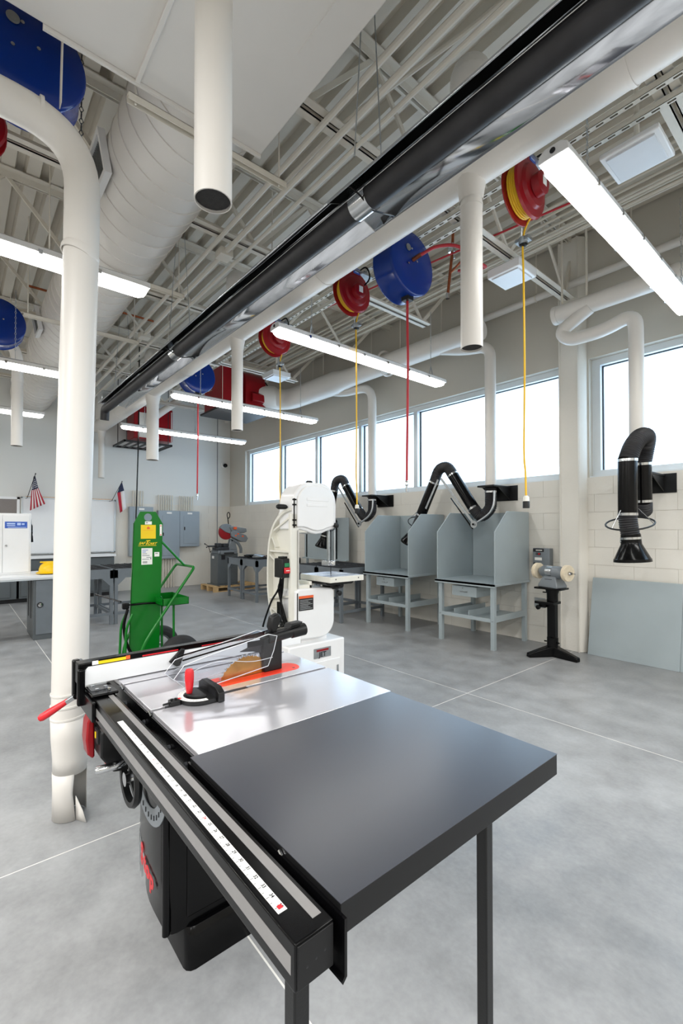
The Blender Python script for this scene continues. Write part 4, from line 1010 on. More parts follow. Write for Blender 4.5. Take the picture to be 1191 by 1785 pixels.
MB().box(WX + .015, 1.1, 2.088, WX + .03, 2.74, 2.10).obj('map_rail', BRONZE, wbd, smooth=0)
gb = thing('tackboard', 'grey fabric tackboard in a white frame, left of the whiteboard', 'board', (WX, .3, .9))
MB().box(WX, -.8, 1.0, WX + .02, .97, 2.04).obj('surface', GBOARD, gb, smooth=0)
for a in ((-.83, .95, -.79, 2.08), (.95, .95, 1.0, 2.08), (-.83, .95, 1.0, 1.0), (-.83, 2.03, 1.0, 2.08)):
    MB().box(WX, a[0], a[1], WX + .03, a[2], a[3]).obj('frame', WHITEL, gb, bev=.003)
FX = -11.1
def quad(p): return MB().prism(p, (-.004, 0, 0))
def flag_pole(t, base, tip):
    MB().tube([(WX + .03, base[0], base[1] - .0), (FX + .012, base[0] + .001, base[1]), (FX + .012, tip[0], tip[1])], .006, 8).obj('pole', BLKM, t)
    MB().lathe([(0, -.02), (.01, -.01), (.012, 0), (0, .02)], (FX + .012, tip[0], tip[1]), UP, 10).obj('finial', BLKM, t)
f1 = thing('flag', 'small United States flag hanging from a stick above the whiteboard', 'flag', (FX, 1.2, 1.8))
flag_pole(f1, (1.099, 2.055), (1.236, 2.55))
L0, R0, L1, R1 = (1.173, 2.21), (1.287, 2.262), (1.148, 1.80), (1.408, 1.945)
def ip(a, b, t): return (a[0] + (b[0] - a[0]) * t, a[1] + (b[1] - a[1]) * t)
def wav(y, z, k): return (FX + .012 * math.sin(y * 70 + z * 6) + .004 * k, y, z)
n = 9
for k in range(n):
    m = MB(); rows = []
    for j in range(7):
        t_ = j / 6; a, b = ip(L0, L1, t_), ip(R0, R1, t_)
        u0, u1 = ip(a, b, k / n), ip(a, b, (k + 1) / n); um = ip(u0, u1, .5)
        rows.append([wav(*u0, 0), wav(*um, 0), wav(*u1, 0)])
    m.sheet(rows).obj('stripe', FRED if k % 2 == 0 else FWHT, f1, solid=.003)
rows = []
for j in range(7):
    t_ = j / 6; a, b = ip((1.205, 2.49), L0, t_), ip((1.228, 2.515), R0, t_)
    rows.append([wav(*ip(a, b, s / 4), 0) for s in range(5)])
ct = MB().sheet(rows).obj('canton', LBLUE if False else NAVY, f1, solid=.003)
m = MB()
for j in range(1, 7):
    t_ = j / 7; a, b = ip((1.205, 2.49), L0, t_), ip((1.228, 2.515), R0, t_)
    for s in range(1, 1 + max(1, j)):
        q = ip(a, b, (s - .5 + .25 * (j % 2)) / (j + .6)); p = wav(*q, 0)
        m.lathe([(.009, 0), (0, .002)], (p[0] + .004, p[1], p[2]), DX, 5)
st = m.obj('star_field', FWHT, ct, smooth=0); st['kind'] = 'stuff'
f2 = thing('flag', 'small Texas flag of navy, white and red hanging at the whiteboard corner', 'flag', (FX, 2.85, 1.8))
flag_pole(f2, (2.663, 2.06), (2.872, 2.50))
def drape(name, a0, b0, a1, b1, m_):
    rows = []
    for j in range(7):
        t_ = j / 6; a, b = ip(a0, a1, t_), ip(b0, b1, t_)
        rows.append([wav(*ip(a, b, s / 4), 0) for s in range(5)])
    MB().sheet(rows).obj(name, m_, f2, solid=.003)
drape('blue_field', (2.855, 2.47), (2.875, 2.475), (2.775, 2.24), (2.925, 2.30), NAVY)
drape('red_stripe', (2.775, 2.24), (2.845, 2.27), (2.835, 1.79), (2.89, 1.83), FRED)
drape('white_stripe', (2.845, 2.27), (2.925, 2.30), (2.885, 1.83), (2.972, 1.90), FWHT)
# counter along the back wall
ct = thing('counter', 'white topped counter with grey base cabinets below the whiteboard', 'counter', (-11.0, 1.2, 0))
MB().box(WX + .002, -.9, .84, -10.70, 2.66, .885).obj('counter_top', WHITEL, ct, bev=.004)
for k, y in enumerate((-.85, .05, .95, 1.85)):
    c_ = MB().box(WX + .03, y, .08, -10.76, y + .79 if k == 3 else y + .86, .84).obj('base_cabinet', DGREY, ct, bev=.003)
    MB().box(-10.76, y + .03, .62, -10.745, y + .76, .82).obj('drawer', DGREY, c_, bev=.003)
    MB().box(-10.76, y + .03, .12, -10.745, y + .76, .60).obj('door', DGREY, c_, bev=.003)
MB().box(WX + .05, -.85, 0, -10.82, 2.6, .08).obj('plinth', LBLK, ct, smooth=0)
cam_ = thing('security_camera', 'small dark dome camera high on the back wall near the corner', 'camera', (WX, 5.46, 3.14))
MB().lathe([(.085, 0), (.085, .03), (.06, .05)], (WX, 5.46, 3.14), DX, 24).obj('mount', WHITE, cam_)
MB().lathe([(.055, .045), (.052, .075), (.035, .1), (0, .11)], (WX, 5.49, 3.12), DX, 20).obj('dome', BLK, cam_)

# ------------------------------------------------------------------ desk at the left edge
dk = thing('desk', 'white topped desk with a grey locker pedestal at the left edge', 'desk', (-7.35, 0, 0))
MB().box(-7.78, -1.1, .79, -7.0, 1.06, .832).obj('desk_top', WHITEL, dk, bev=.008)
MB().box(-7.02, -1.1, .775, -7.005, 1.05, .80).obj('edge_strip', ALU, dk, smooth=0)
lk = MB().box(-7.72, .775, 0, -6.90, 1.04, .785)
lk = MB().box(-7.72, .775, 0, -7.04, 1.04, .785).obj('locker', DGREY, dk, bev=.004)
dr = MB().box(-7.04, .80, .07, -7.028, 1.03, .765).obj('door', BENCH, lk, bev=.003)
MB().lathe([(.034, 0), (.034, .012), (.028, .014)], (-7.028, .845, .45), DX, 24).obj('lock_ring', LBLK, lk)
MB().lathe([(.026, .01), (.024, .022), (0, .024)], (-7.028, .845, .45), DX, 24).obj('lock_handle', CHROME, lk)
for x in (-7.30, -7.55): MB().box(x, .7705, .25, x + .03, .776, .785).obj('side_stripe', LBLK, lk, smooth=0)  # two dark upright stripes on the locker side
MB().box(-7.72, -1.05, 0, -7.04, -.80, .785).obj('locker', DGREY, dk, bev=.004)
for x in (-7.7, -7.1): MB().box(x, .38, 0, x + .04, .42, .79).obj('leg', BOOTH, dk, smooth=0)
hc = thing('steel_cabinet', 'white metal cabinet with a blue label standing on the desk', 'cabinet', (-7.5, .4, .832))
MB().box(-7.72, .06, .832, -7.34, .775, 1.635).obj('carcass', WHITE, hc, bev=.006)
MB().box(-7.34, .47, .86, -7.328, .755, 1.61).obj('door', WHITE, hc, bev=.004)
MB().box(-7.34, .08, .86, -7.328, .465, 1.61).obj('door', WHITE, hc, bev=.004)
lb = MB().box(-7.328, .49, 1.44, -7.325, .73, 1.525).obj('blue_label', LBLUE, hc, smooth=0)
for y0_, y1_, z0_, z1_ in ((.51, .60, 1.49, 1.508), (.51, .60, 1.468, 1.48), (.62, .66, 1.478, 1.51), (.67, .70, 1.482, 1.505), (.52, .72, 1.448, 1.455)):
    MB().box(-7.3249, y0_, z0_, -7.3242, y1_, z1_).obj('label_print', LLBLUE, lb, smooth=0)
MB().lathe([(.014, 0), (.014, .008), (.008, .014), (0, .014)], (-7.328, .505, 1.21), DX, 14).obj('lock', CHROME, hc)
cbl = thing('cord_bundle', 'black bundled cord hanging beside the white cabinet', 'cord', (-7.3, .79, 1.5))
MB().tube(spline([(-7.5, .784, 1.6), (-7.5, .79, 1.5), (-7.5, .794, 1.35), (-7.5, .80, 1.25)], 5), [.006] * 6 + [.018] * 4 + [.014] + [.018] * 5, 8).obj('cord', BLK, cbl)
MB().lathe([(.014, -.01), (.016, 0), (.014, .01)], (-7.5, .797, 1.40), UP, 12).obj('tie', CHROME, cbl)
MB().box(-7.515, .77, 1.55, -7.485, .79, 1.61).obj('hook', BLKM, cbl, smooth=0)
hh = thing('hard_hat', 'yellow hard hat lying on the desk beside the white duct', 'hard hat', (-7.2, .98, .832))
MB().lathe([(.135, .03), (.132, .07), (.115, .115), (.08, .145), (.04, .158), (0, .16)], (-7.2, .98, .832), UP, 32).obj('shell', HATY, hh)
MB().lathe([(.134, .02), (.165, .012), (.168, .018), (.134, .034)], (-7.2, .98, .832), UP, 32, True).obj('brim', HATY, hh)
MB().prism([(-7.215, .86, .98), (-7.185, .86, .98), (-7.185, 1.1, .98), (-7.215, 1.1, .98)], (0, 0, .018)).obj('ridge', HATY, hh, bev=.006)
MB().lathe([(.125, .0), (.13, .03), (.12, .03), (.115, 0)], (-7.2, .98, .832), UP, 28, True).obj('headband', BLKM, hh)

# ------------------------------------------------------------------ bandsaw
bs = thing('bandsaw', 'cream white bandsaw on a closed stand behind the table saw', 'bandsaw', (-3.1, 2.2, 0))
MB().box(-3.42, 1.93, 0, -2.90, 2.485, .53).obj('stand', WHITE, bs, bev=.012, seg=3)
MB().box(-2.9005, 1.96, .03, -2.893, 2.43, .375).obj('stand_door', WHITE, bs, bev=.003)
MB().box(-2.894, 2.395, .2, -2.888, 2.41, .32).obj('door_pull', GALV, bs, smooth=0)
pl_ = MB().box(-2.90, 2.165, .405, -2.896, 2.335, .482).obj('name_plate', GALV, bs, smooth=0)
MB().box(-2.896, 2.19, .456, -2.8945, 2.31, .472).obj('red_bar', RED, pl_, smooth=0)
text('lettering', 'JET', .052, (-2.8955, 2.25, .43), (0, 1, 0), (0, 0, 1), LBLK, pl_, bold=.0015).scale = (1, 1, 1)
def yz(pts, x0, x1): return MB().prism([(x0, y, z) for y, z in pts], (x1 - x0, 0, 0))
low = [(2.02, .565), (2.02, .945), (2.06, .962), (2.25, .955), (2.38, .945), (2.405, .92), (2.405, .69)] + [(2.27 + .135 * math.cos(math.radians(q)), .69 + .135 * math.sin(math.radians(q))) for q in range(-10, -91, -12)] + [(2.25, .555)]
yz(low, -3.14, -2.935).obj('lower_housing', WHITE, bs, bev=.014, seg=3)
MB().box(-3.10, 2.10, .525, -2.98, 2.36, .56).obj('mounting_foot', WHITE, bs, bev=.006)
lab = MB().box(-2.935, 2.045, .79, -2.9325, 2.185, .905).obj('warning_label', LBLK, bs, smooth=0)
MB().box(-2.9325, 2.045, .885, -2.9315, 2.185, .905).obj('label_header', LORG, lab, smooth=0)
for k in range(7): MB().box(-2.9325, 2.055, .80 + k * .0115, -2.932, 2.175 - .02 * (k % 3), .8045 + k * .0115).obj('label_print', GALV, lab, smooth=0)
up = [(2.012, 1.425), (2.08, 1.425), (2.13, 1.415), (2.19, 1.395), (2.24, 1.388), (2.30, 1.395), (2.35, 1.412), (2.40, 1.425), (2.445, 1.44), (2.447, 1.62)]
up += [(2.285 + .16 * math.cos(math.radians(q)), 1.64 + .165 * math.sin(math.radians(q))) for q in range(10, 86, 12)]
up += [(2.18 + .165 * math.cos(math.radians(q)), 1.64 + .165 * math.sin(math.radians(q))) for q in range(95, 171, 12)] + [(2.012, 1.62)]
yz(up, -3.17, -2.965).obj('upper_housing', WHITE, bs, bev=.012, seg=3)
cyy, czz = 2.235, 1.60
inn = [(cyy + (y - cyy) * .86, czz + (z - czz) * .88) for y, z in up]
dv = yz(inn, -2.966, -2.948).obj('wheel_cover', WHITE, bs, bev=.010, seg=3)
for z, a, b in ((1.655, 2.13, 2.35), (1.61, 2.13, 2.34)): MB().box(-2.949, a, z, -2.945, b, z + .022).obj('emboss_bar', WHITE, dv, bev=.003)
MB().tube([(-2.96, 2.018, 1.44), (-2.96, 2.018, 1.67)], .005, 8).obj('hinge_rod', BLK, bs)
MB().tube([(-2.93, 2.03, .62), (-2.93, 2.03, .93)], .004, 8).obj('hinge_rod', BLK, bs)
for z in (1.46, 1.5, 1.62, 1.66): MB().cyl((-2.965, 2.005, z), (-2.955, 2.035, z), .006, 8).obj('hinge_pin', BLK, bs)
# ribbed spine
oc = [(-2.985, 1.585), (-3.07, 1.565), (-3.16, 1.515), (-3.235, 1.44), (-3.285, 1.33), (-3.305, 1.20), (-3.31, 1.05), (-3.305, .92), (-3.27, .78), (-3.2, .68), (-3.11, .60), (-3.0, .575)]
oc = [(p.x, p.z) for p in spline([(x, 0, z) for x, z in oc], 4)]
MB().prism([(x, 2.035, z) for x, z in oc] + [(-2.975, 2.035, .7), (-2.975, 2.035, 1.5)], (0, .02, 0)).obj('spine_web', CREAM, bs, smooth=0)
m = MB()
for (x0, z0), (x1, z1) in zip(oc, oc[1:]): m.bar((x0, 2.025, z0), (x1, 2.025, z1), .07, .022, Vector((-(z1 - z0), 0, x1 - x0)).normalized())
m.obj('spine_flange', CREAM, bs, smooth=0)
MB().box(-3.0, 1.99, .60, -2.965, 2.065, 1.55).obj('column_flange', CREAM, bs, bev=.004)
MB().box(-2.967, 2.052, .96, -2.955, 2.062, 1.42).obj('blade_guard_rod', CHROME, bs, smooth=0)
for (x0, z0), (x1, z1) in (((-3.27, 1.40), (-3.0, 1.52)), ((-3.30, 1.25), (-3.0, 1.25)), ((-3.30, 1.22), (-3.0, 1.06)), ((-3.30, .86), (-3.0, .90)), ((-3.26, .78), (-3.0, .70)), ((-3.27, 1.38), (-3.20, 1.28))):
    MB().bar((x0, 2.018, z0), (x1, 2.018, z1), .04, .014, (0, 0, 1)).obj('rib', CREAM, bs, smooth=0)
MB().box(-3.12, 2.05, .94, -2.97, 2.20, .985).box(-3.12, 2.17, .95, -2.97, 2.2, 1.01).obj('lower_arm', CREAM, bs, bev=.006)
MB().box(-3.12, 2.04, 1.40, -2.98, 2.16, 1.44).obj('upper_arm', CREAM, bs, bev=.004)
sw = MB().box(-3.10, 1.925, 1.05, -2.985, 2.0, 1.20).obj('switch_case', BLKM, bs, bev=.006)
MB().box(-2.985, 1.945, 1.135, -2.98, 1.995, 1.165).obj('start_button', mat('button_green', '0F7A4A', .4), sw, bev=.003)
MB().box(-2.985, 1.94, 1.085, -2.972, 1.998, 1.13).obj('stop_button', REDP, sw, bev=.004)
MB().box(-2.972, 1.952, 1.104, -2.9715, 1.985, 1.11).obj('button_print', PAPER, sw, smooth=0)
MB().box(-3.07, 1.94, 1.2, -3.01, 1.99, 1.215).obj('cable_gland', BLKM, sw, bev=.003)
MB().tube(spline([(-3.06, 1.96, 1.05), (-3.09, 1.955, .95), (-3.18, 1.95, .85), (-3.26, 1.94, .70), (-3.28, 1.93, .63)], 6), .008, 8).obj('cable', BLK, bs)
for k in range(4):
    MB().tube(spline([(-3.03, 1.965, 1.05), (-3.05 - .02 * k, 1.97, .95), (-3.09 + .025 * k, 1.975, .80 - .02 * k), (-3.04 + .02 * k, 1.97, .66 + .01 * k), (-3.10 + .02 * k, 1.965, .70), (-3.12 + .01 * k, 1.97, .85)], 6), .007, 8).obj('cable', BLK, bs)
# blade, guides, table
MB().box(-3.006, 2.418, 1.03, -2.996, 2.4195, 1.43).obj('blade', GRATE, bs, smooth=0)
MB().box(-3.025, 2.392, 1.16, -3.0, 2.408, 1.44).obj('guide_post', GALV, bs, bev=.003)
MB().box(-3.055, 2.36, 1.125, -2.96, 2.435, 1.165).lathe([(.02, -.02), (.022, 0), (.02, .02), (0, .022)], (-2.955, 2.395, 1.145), DX, 14).obj('guide_block', CHROME, bs, bev=.003)
MB().box(-2.985, 2.432, 1.13, -2.978, 2.448, 1.42).obj('blade_shield', GALV, bs, smooth=0)
MB().lathe([(.012, 0), (.022, .01), (.022, .03), (.012, .036), (0, .036)], (-2.965, 2.43, 1.46), DX, 16).obj('lock_knob', BLKM, bs)
MB().lathe([(.014, 0), (.02, .008), (.02, .02), (0, .024)], (-3.04, 2.448, 1.52), DY, 16).obj('side_knob', BLKM, bs)
MB().lathe([(.02, 0), (.028, .006), (.03, .016), (.02, .024), (0, .026)], (-3.06, 2.235, 1.805), UP, 20).obj('tension_knob', BLKM, bs)
MB().lathe([(.006, 0), (.008, .02), (.018, .03), (.021, .05), (.021, .10), (.012, .115), (0, .118)], (-3.05, 2.03, 1.605), (0, -1, 0), 16).obj('tension_lever', BLKM, bs)
tb = MB().box(-3.20, 2.245, 1.005, -2.995, 2.60, 1.05).box(-2.985, 2.245, 1.005, -2.79, 2.60, 1.05).box(-2.995, 2.245, 1.005, -2.985, 2.415, 1.0495).obj('table', CREAM, bs, bev=.003)
MB().box(-3.196, 2.25, 1.0495, -2.998, 2.596, 1.0508).box(-2.983, 2.25, 1.0495, -2.794, 2.596, 1.0508).obj('table_face', IRON, tb, smooth=0)
MB().box(-2.9, 2.25, 1.0505, -2.884, 2.596, 1.0513).obj('miter_slot', GRATE, tb, smooth=0)
for y in (2.30, 2.54): MB().lathe([(.006, 0), (0, .001)], (-2.7895, y, 1.03), DX, 8).obj('screw_hole', LBLK, tb)
MB().prism([(-3.12, 2.28, .975), (-3.12, 2.54, .975), (-3.12, 2.57, 1.005), (-3.12, 2.25, 1.005)], (.26, 0, 0)).obj('trunnion', BLKM, bs, bev=.01)
MB().box(-3.05, 2.36, .93, -2.94, 2.50, .98).obj('trunnion_bracket', BLKM, bs, bev=.01)
for y, z in ((2.45, .965), (2.43, .90)): MB().lathe([(.008, 0), (.012, .02), (.022, .025), (.022, .045), (0, .05)], (-2.94, y, z), DX, 14).obj('lock_knob', BLKM, bs)
MB().bar((-3.14, 2.12, 1.07), (-3.10, 2.10, 1.16), .006, .012, DX).obj('tilt_scale', BLKM, bs, smooth=0)

# ------------------------------------------------------------------ green cylinder cart
ca = thing('cylinder_cart', 'green two-wheeled gas cylinder cart with tall firewall plate', 'cart', (-4.7, 1.5, 0))
PX = -4.70
hc_, hr = (1.459, 1.545), .038
def half(s):
    arcp = [(hc_[0] + hr * math.cos(math.radians(90 + s * q)), hc_[1] + hr * math.sin(math.radians(90 + s * q))) for q in range(0, 181, 15)]
    if s > 0: ol = [(1.459, 1.602), (1.385, 1.601), (1.326, 1.487), (1.285, .06), (1.427, .06)]
    else: ol = [(1.459, 1.602), (1.533, 1.602), (1.600, 1.488), (1.566, .06), (1.427, .06)]
    pts = ol + arcp[::-1]
    return pts
m = MB()
for s in (1, -1): m.prism([(PX - .003, y, z) for y, z in half(s)], (.006, 0, 0))
fw = m.obj('firewall_plate', GREEN, ca, smooth=0)
for s, ys in ((-1, (1.285, 1.326)), (1, (1.566, 1.600))):
    MB().prism([(PX - .02, ys[0], .06), (PX + .003, ys[0], .06), (PX + .003, ys[1], 1.487), (PX - .02, ys[1], 1.487)], (0, .004, 0)).obj('edge_lip', GREEN, fw, smooth=0)
lx = PX + .0032
yl = MB().box(lx, 1.391, 1.333, lx + .001, 1.534, 1.470).obj('yellow_label', LYEL, ca, smooth=0)
MB().prism([(lx + .001, 1.450, 1.428), (lx + .001, 1.474, 1.428), (lx + .001, 1.478, 1.44), (lx + .001, 1.471, 1.449), (lx + .001, 1.466, 1.444), (lx + .001, 1.462, 1.460), (lx + .001, 1.455, 1.448), (lx + .001, 1.447, 1.443)], (.0004, 0, 0)).obj('flame_mark', LORG, yl, smooth=0)
MB().box(lx + .001, 1.415, 1.416, lx + .0014, 1.512, 1.418).obj('label_rule', LORG, yl, smooth=0)
t_ = MB().box(lx, 1.43, 1.474, lx + .001, 1.495, 1.505).obj('paper_label', PAPER, ca, smooth=0)
MB().box(lx + .001, 1.44, 1.487, lx + .0013, 1.455, 1.494).obj('label_print', LBLK, t_, smooth=0)
text('lettering', 'SAF', .036, (lx + .0006, 1.402, 1.288), (0, 1, 0), (0, .25, 1), LYEL, ca, shear=.25, bold=.001)
text('lettering', 'T', .062, (lx + .0006, 1.447, 1.293), (0, 1, 0), (0, .25, 1), LYEL, ca, shear=.25, bold=.002)
text('lettering', 'CART', .034, (lx + .0006, 1.497, 1.283), (0, 1, 0), (0, .25, 1), LYEL, ca, shear=.25, bold=.001)
MB().box(lx, 1.368, 1.262, lx + .001, 1.54, 1.266).obj('underline', LYEL, ca, smooth=0)
pw = MB().box(lx, 1.398, 1.078, lx + .001, 1.502, 1.24).obj('paper_label', PAPER, ca, smooth=0)
for k, (a, b) in enumerate(((1.405, 1.46), (1.405, 1.44), (1.405, 1.45), (1.405, 1.475), (1.445, 1.495), (1.405, 1.47))):
    MB().box(lx + .001, a, 1.218 - k * .018, lx + .0013, b, 1.224 - k * .018).obj('label_print', LBLUE if k < 2 else GREYM, pw, smooth=0)
for k in range(9): MB().box(lx + .001, 1.41 + k * .005, 1.09, lx + .0013, 1.412 + k * .005 + .001 * (k % 2), 1.112).obj('bar_print', LBLK, pw, smooth=0)
MB().lathe([(.006, 0), (0, .0005)], (lx + .001, 1.487, 1.135), DX, 10).obj('dot_print', LBLK, pw)
ps = MB().box(lx, 1.522, 1.154, lx + .001, 1.570, 1.198).obj('paper_label', PAPER, ca, smooth=0)
MB().box(lx + .001, 1.53, 1.182, lx + .0013, 1.556, 1.188).obj('label_print', GREEN, ps, smooth=0)
wl = MB().box(lx, 1.573, 1.362, lx + .001, 1.594, 1.475).obj('white_strip', PAPER, ca, smooth=0)
for z in (1.372, 1.462): MB().lathe([(.007, 0), (0, .0006)], (lx + .001, 1.583, z), DX, 10).obj('red_mark', LORG, wl)
rail = lambda x: bend([(x, 1.285, .10), (x, 1.335, .33), (x, 1.50, .58), (x, 1.835, 1.05)], .1)
a_, b_ = rail(-4.45), rail(-4.95)
MB().tube(a_[:-1] + bend([a_[-1] - Vector((0, .06, .084)), a_[-1], b_[-1], b_[-1] - Vector((0, .06, .084))], .05) + b_[:-1][::-1], .0135, 12).obj('handle_frame', GREEN, ca)
MB().cyl((PX, 1.595, 1.30), (PX, 1.825, 1.055), .012, 10).obj('brace', GREEN, ca)
tr = MB().box(-4.93, 1.53, .685, -4.47, 1.786, .69).box(-4.93, 1.53, .685, -4.925, 1.786, .755).box(-4.475, 1.53, .685, -4.47, 1.786, .755).box(-4.93, 1.53, .685, -4.47, 1.535, .755).box(-4.93, 1.781, .685, -4.47, 1.786, .755)
tr.obj('tool_tray', GREEN, ca, smooth=0)
for x in (-4.53, -4.87): MB().tube(bend([(x, 1.56, .735), (x, 1.655, .725), (x, 1.66, .2)], .04), .011, 10).obj('upright', GREEN, ca)
MB().box(-4.95, 1.27, .045, -4.45, 1.62, .06).obj('base_plate', GREEN, ca, smooth=0)
for x in (-4.62, -4.80): MB().tube(bend([(x, 1.30, .62), (x, 1.243, .5), (x, 1.225, .0)], .08), .012, 10).obj('front_leg', GREEN, ca)
MB().cyl((-5.03, 1.68, .2), (-4.38, 1.68, .2), .012, 10).obj('axle', GALV, ca)
for x in (-4.42, -5.0):
    wv = MB().lathe([(.105, -.035), (.125, -.045), (.175, -.042), (.195, -.025), (.2, 0), (.195, .025), (.175, .042), (.125, .045), (.105, .035)], (x, 1.68, .2), DX, 40).obj('tyre', RUB, ca)
    MB().lathe([(.107, -.03), (.09, -.02), (.03, -.03), (.03, .03), (.09, .02), (.107, .03)], (x, 1.68, .2), DX, 32, True).obj('rim', GALV, ca)
    for rr in (.14, .165): MB().lathe([(rr, .0435 if rr < .15 else .041), (rr + .003, .0465 if rr < .15 else .044), (rr + .006, .0435 if rr < .15 else .040)], (x, 1.68, .2), DX, 36).obj('tread_ring', RUB, wv)
MB().tube(spline([(PX + .02, 1.57, .69), (PX + .022, 1.43, .70), (PX + .012, 1.285, .698), (PX - .06, 1.26, .69)], 5), .010, 8).obj('cylinder_chain', BLK, ca)
MB().box(PX - .02, 1.225, .66, PX + .03, 1.285, .72).obj('chain_clamp', BLK, ca, bev=.01)
MB().tube(spline([(PX + .02, 1.27, .66), (PX + .03, 1.235, .52), (PX + .03, 1.25, .38), (PX + .03, 1.29, .26), (PX + .03, 1.36, .17)], 6), .014, 10).obj('hose', BLK, ca)
MB().tube(spline([(PX - .1, 1.24, .72), (PX - .5, 1.1, .76)], 4), .008, 8).obj('strap_end', BLK, ca)

# ------------------------------------------------------------------ table saw
ts = thing('table_saw', 'black cabinet table saw with a polished iron top and long black extension table', 'table saw', (-1.4, .75, 0))
ZT = .866
m = MB()
for a, b in ((-2.22, -1.79), (-1.771, -1.4795), (-1.4605, -1.1125)): m.box(a, .471, ZT - .012, b, 1.165, ZT)
m.box(-2.22, .471, ZT - .045, -1.1125, 1.165, ZT - .012)
m.obj('iron_table', IRON, ts, bev=.0015)
for x in (-1.7805, -1.470): MB().box(x - .0094, .4705, ZT - .0119, x + .0094, 1.166, ZT - .0095).obj('miter_slot', GRATE, ts, smooth=0)
MB().box(-2.223, .468, ZT - .048, -1.113, .4705, ZT - .02).obj('table_edge', BLK, ts, smooth=0)
ins = [(-1.628, .70), (-1.528, .70)]
io = [(-1.578 + .05 * math.cos(math.radians(q)), 1.05 + .04 * math.sin(math.radians(q))) for q in range(0, 181, 20)] + [(-1.578 + .05 * math.cos(math.radians(q)), .72 + .04 * math.sin(math.radians(q))) for q in range(180, 361, 20)]
MB().prism([(x, y, ZT - .002) for x, y in io], (0, 0, .003)).obj('throat_insert', REDO, ts, smooth=0)
MB().box(-1.5865, .725, ZT + .001, -1.5795, 1.005, ZT + .0014).obj('blade_slot', LBLK, ts, smooth=0)
for y in (.715, 1.055): MB().lathe([(.006, 0), (0, .0006)], (-1.55, y, ZT + .001), UP, 10).obj('insert_screw', LBLK, ts)
# blade
bc = (-1.583, .862, .822); pts = []; NT = 40
for k in range(NT):
    q = 2 * PI * k / NT
    for dq, r in ((0, .127), (.02, .1275), (.045, .116), (.10, .1185)):
        pts.append((bc[0] - .0012, bc[1] - r * math.sin(q + dq), bc[2] + r * math.cos(q + dq)))
MB().prism(pts, (.0024, 0, 0)).obj('blade', BRONZE, ts, smooth=0)
m = MB()
for k in range(NT):
    q = 2 * PI * k / NT; c = Vector((bc[0], bc[1] - .123 * math.sin(q + .012), bc[2] + .123 * math.cos(q + .012)))
    m.box(c.x - .0018, c.y - .0035, c.z - .0045, c.x + .0018, c.y + .0035, c.z + .0045)
k = m.obj('carbide_teeth', CHROME, ts, smooth=0); k['kind'] = 'stuff'
# guard: riving post, dust port, clear shells
MB().prism([(-1.598, .93, ZT + .001), (-1.598, 1.012, ZT + .001), (-1.598, 1.012, 1.0), (-1.598, .925, 1.0), (-1.598, .92, .955)], (.030, 0, 0)).obj('guard_post', BLKM, ts, bev=.004)
MB().prism([(-1.5865, .832, .962), (-1.5865, .93, .992), (-1.5865, .93, .94), (-1.5865, .885, .955)], (.007, 0, 0)).obj('riving_knife', GRATE, ts, smooth=0)
MB().tube([(-1.583, .95, .995), (-1.583, 1.06, 1.004), (-1.583, 1.065, 1.004), (-1.583, 1.13, 1.008)], [.024, .022, .026, .026], 20).obj('dust_port', BLKM, ts)
MB().prism([(-1.60, .965, 1.015), (-1.60, .985, 1.02), (-1.60, 1.01, 1.075), (-1.60, .995, 1.092), (-1.60, .965, 1.08), (-1.60, .955, 1.04)], (.035, 0, 0)).obj('guard_lever', BLKM, ts, bev=.006)
MB().prism([(-1.605, 1.04, 1.02), (-1.605, 1.1, 1.03), (-1.605, 1.11, 1.045), (-1.605, 1.05, 1.042)], (.045, 0, 0)).obj('port_latch', BLKM, ts, bev=.004)
sh = [(.565, .925), (.60, .965), (.70, .985), (.83, 1.005), (.93, 1.022), (.97, 1.01), (.955, .955), (.93, .90), (.80, .886), (.66, .872), (.60, .89)]
for x in (-1.628, -1.542):
    MB().prism([(x, y, z) for y, z in sh], (.003, 0, 0)).obj('clear_shell', PLEX, ts, smooth=0)
    MB().tube([(x + .0015, y, z) for y, z in sh], .0016, 6, closed=True).obj('shell_rim', mat('clear_edge', 'E8EAEE', .15) if 'clear_edge' not in MATS else MATS['clear_edge'], ts)
    MB().tube(spline([(x + .0015, .60, .93), (x + .0015, .72, .955), (x + .0015, .86, .93), (x + .0015, .95, .93)], 6), .0012, 6).obj('shell_rib', MATS['clear_edge'], ts)
MB().sheet([[(-1.625, y, z), (-1.542, y, z)] for y, z in sh[:6]]).obj('clear_top', PLEX, ts, smooth=0)
MB().box(-1.541, .84, .985, -1.5385, .91, 1.006).obj('guard_label', LBLK, ts, smooth=0)
for x in (-1.612, -1.556): MB().cyl((x, .60, .978), (x, 1.09, 1.032), .0028, 6).obj('guard_bar', BLK, ts)
# extension table and legs
MB().box(-1.109, .449, .815, -.533, 1.158, ZT - .0012).obj('extension_core', LAME, ts, bev=.0012)
MB().box(-1.1095, .4485, ZT - .0012, -.5325, 1.1585, ZT).obj('extension_top', LAM, ts, smooth=0)
MB().box(-.565, .852, 0, -.540, .877, .815).obj('leg', BLKM, ts, bev=.003)
MB().box(-.590, .385, 0, -.562, .413, .79).obj('leg', BLKM, ts, bev=.003)
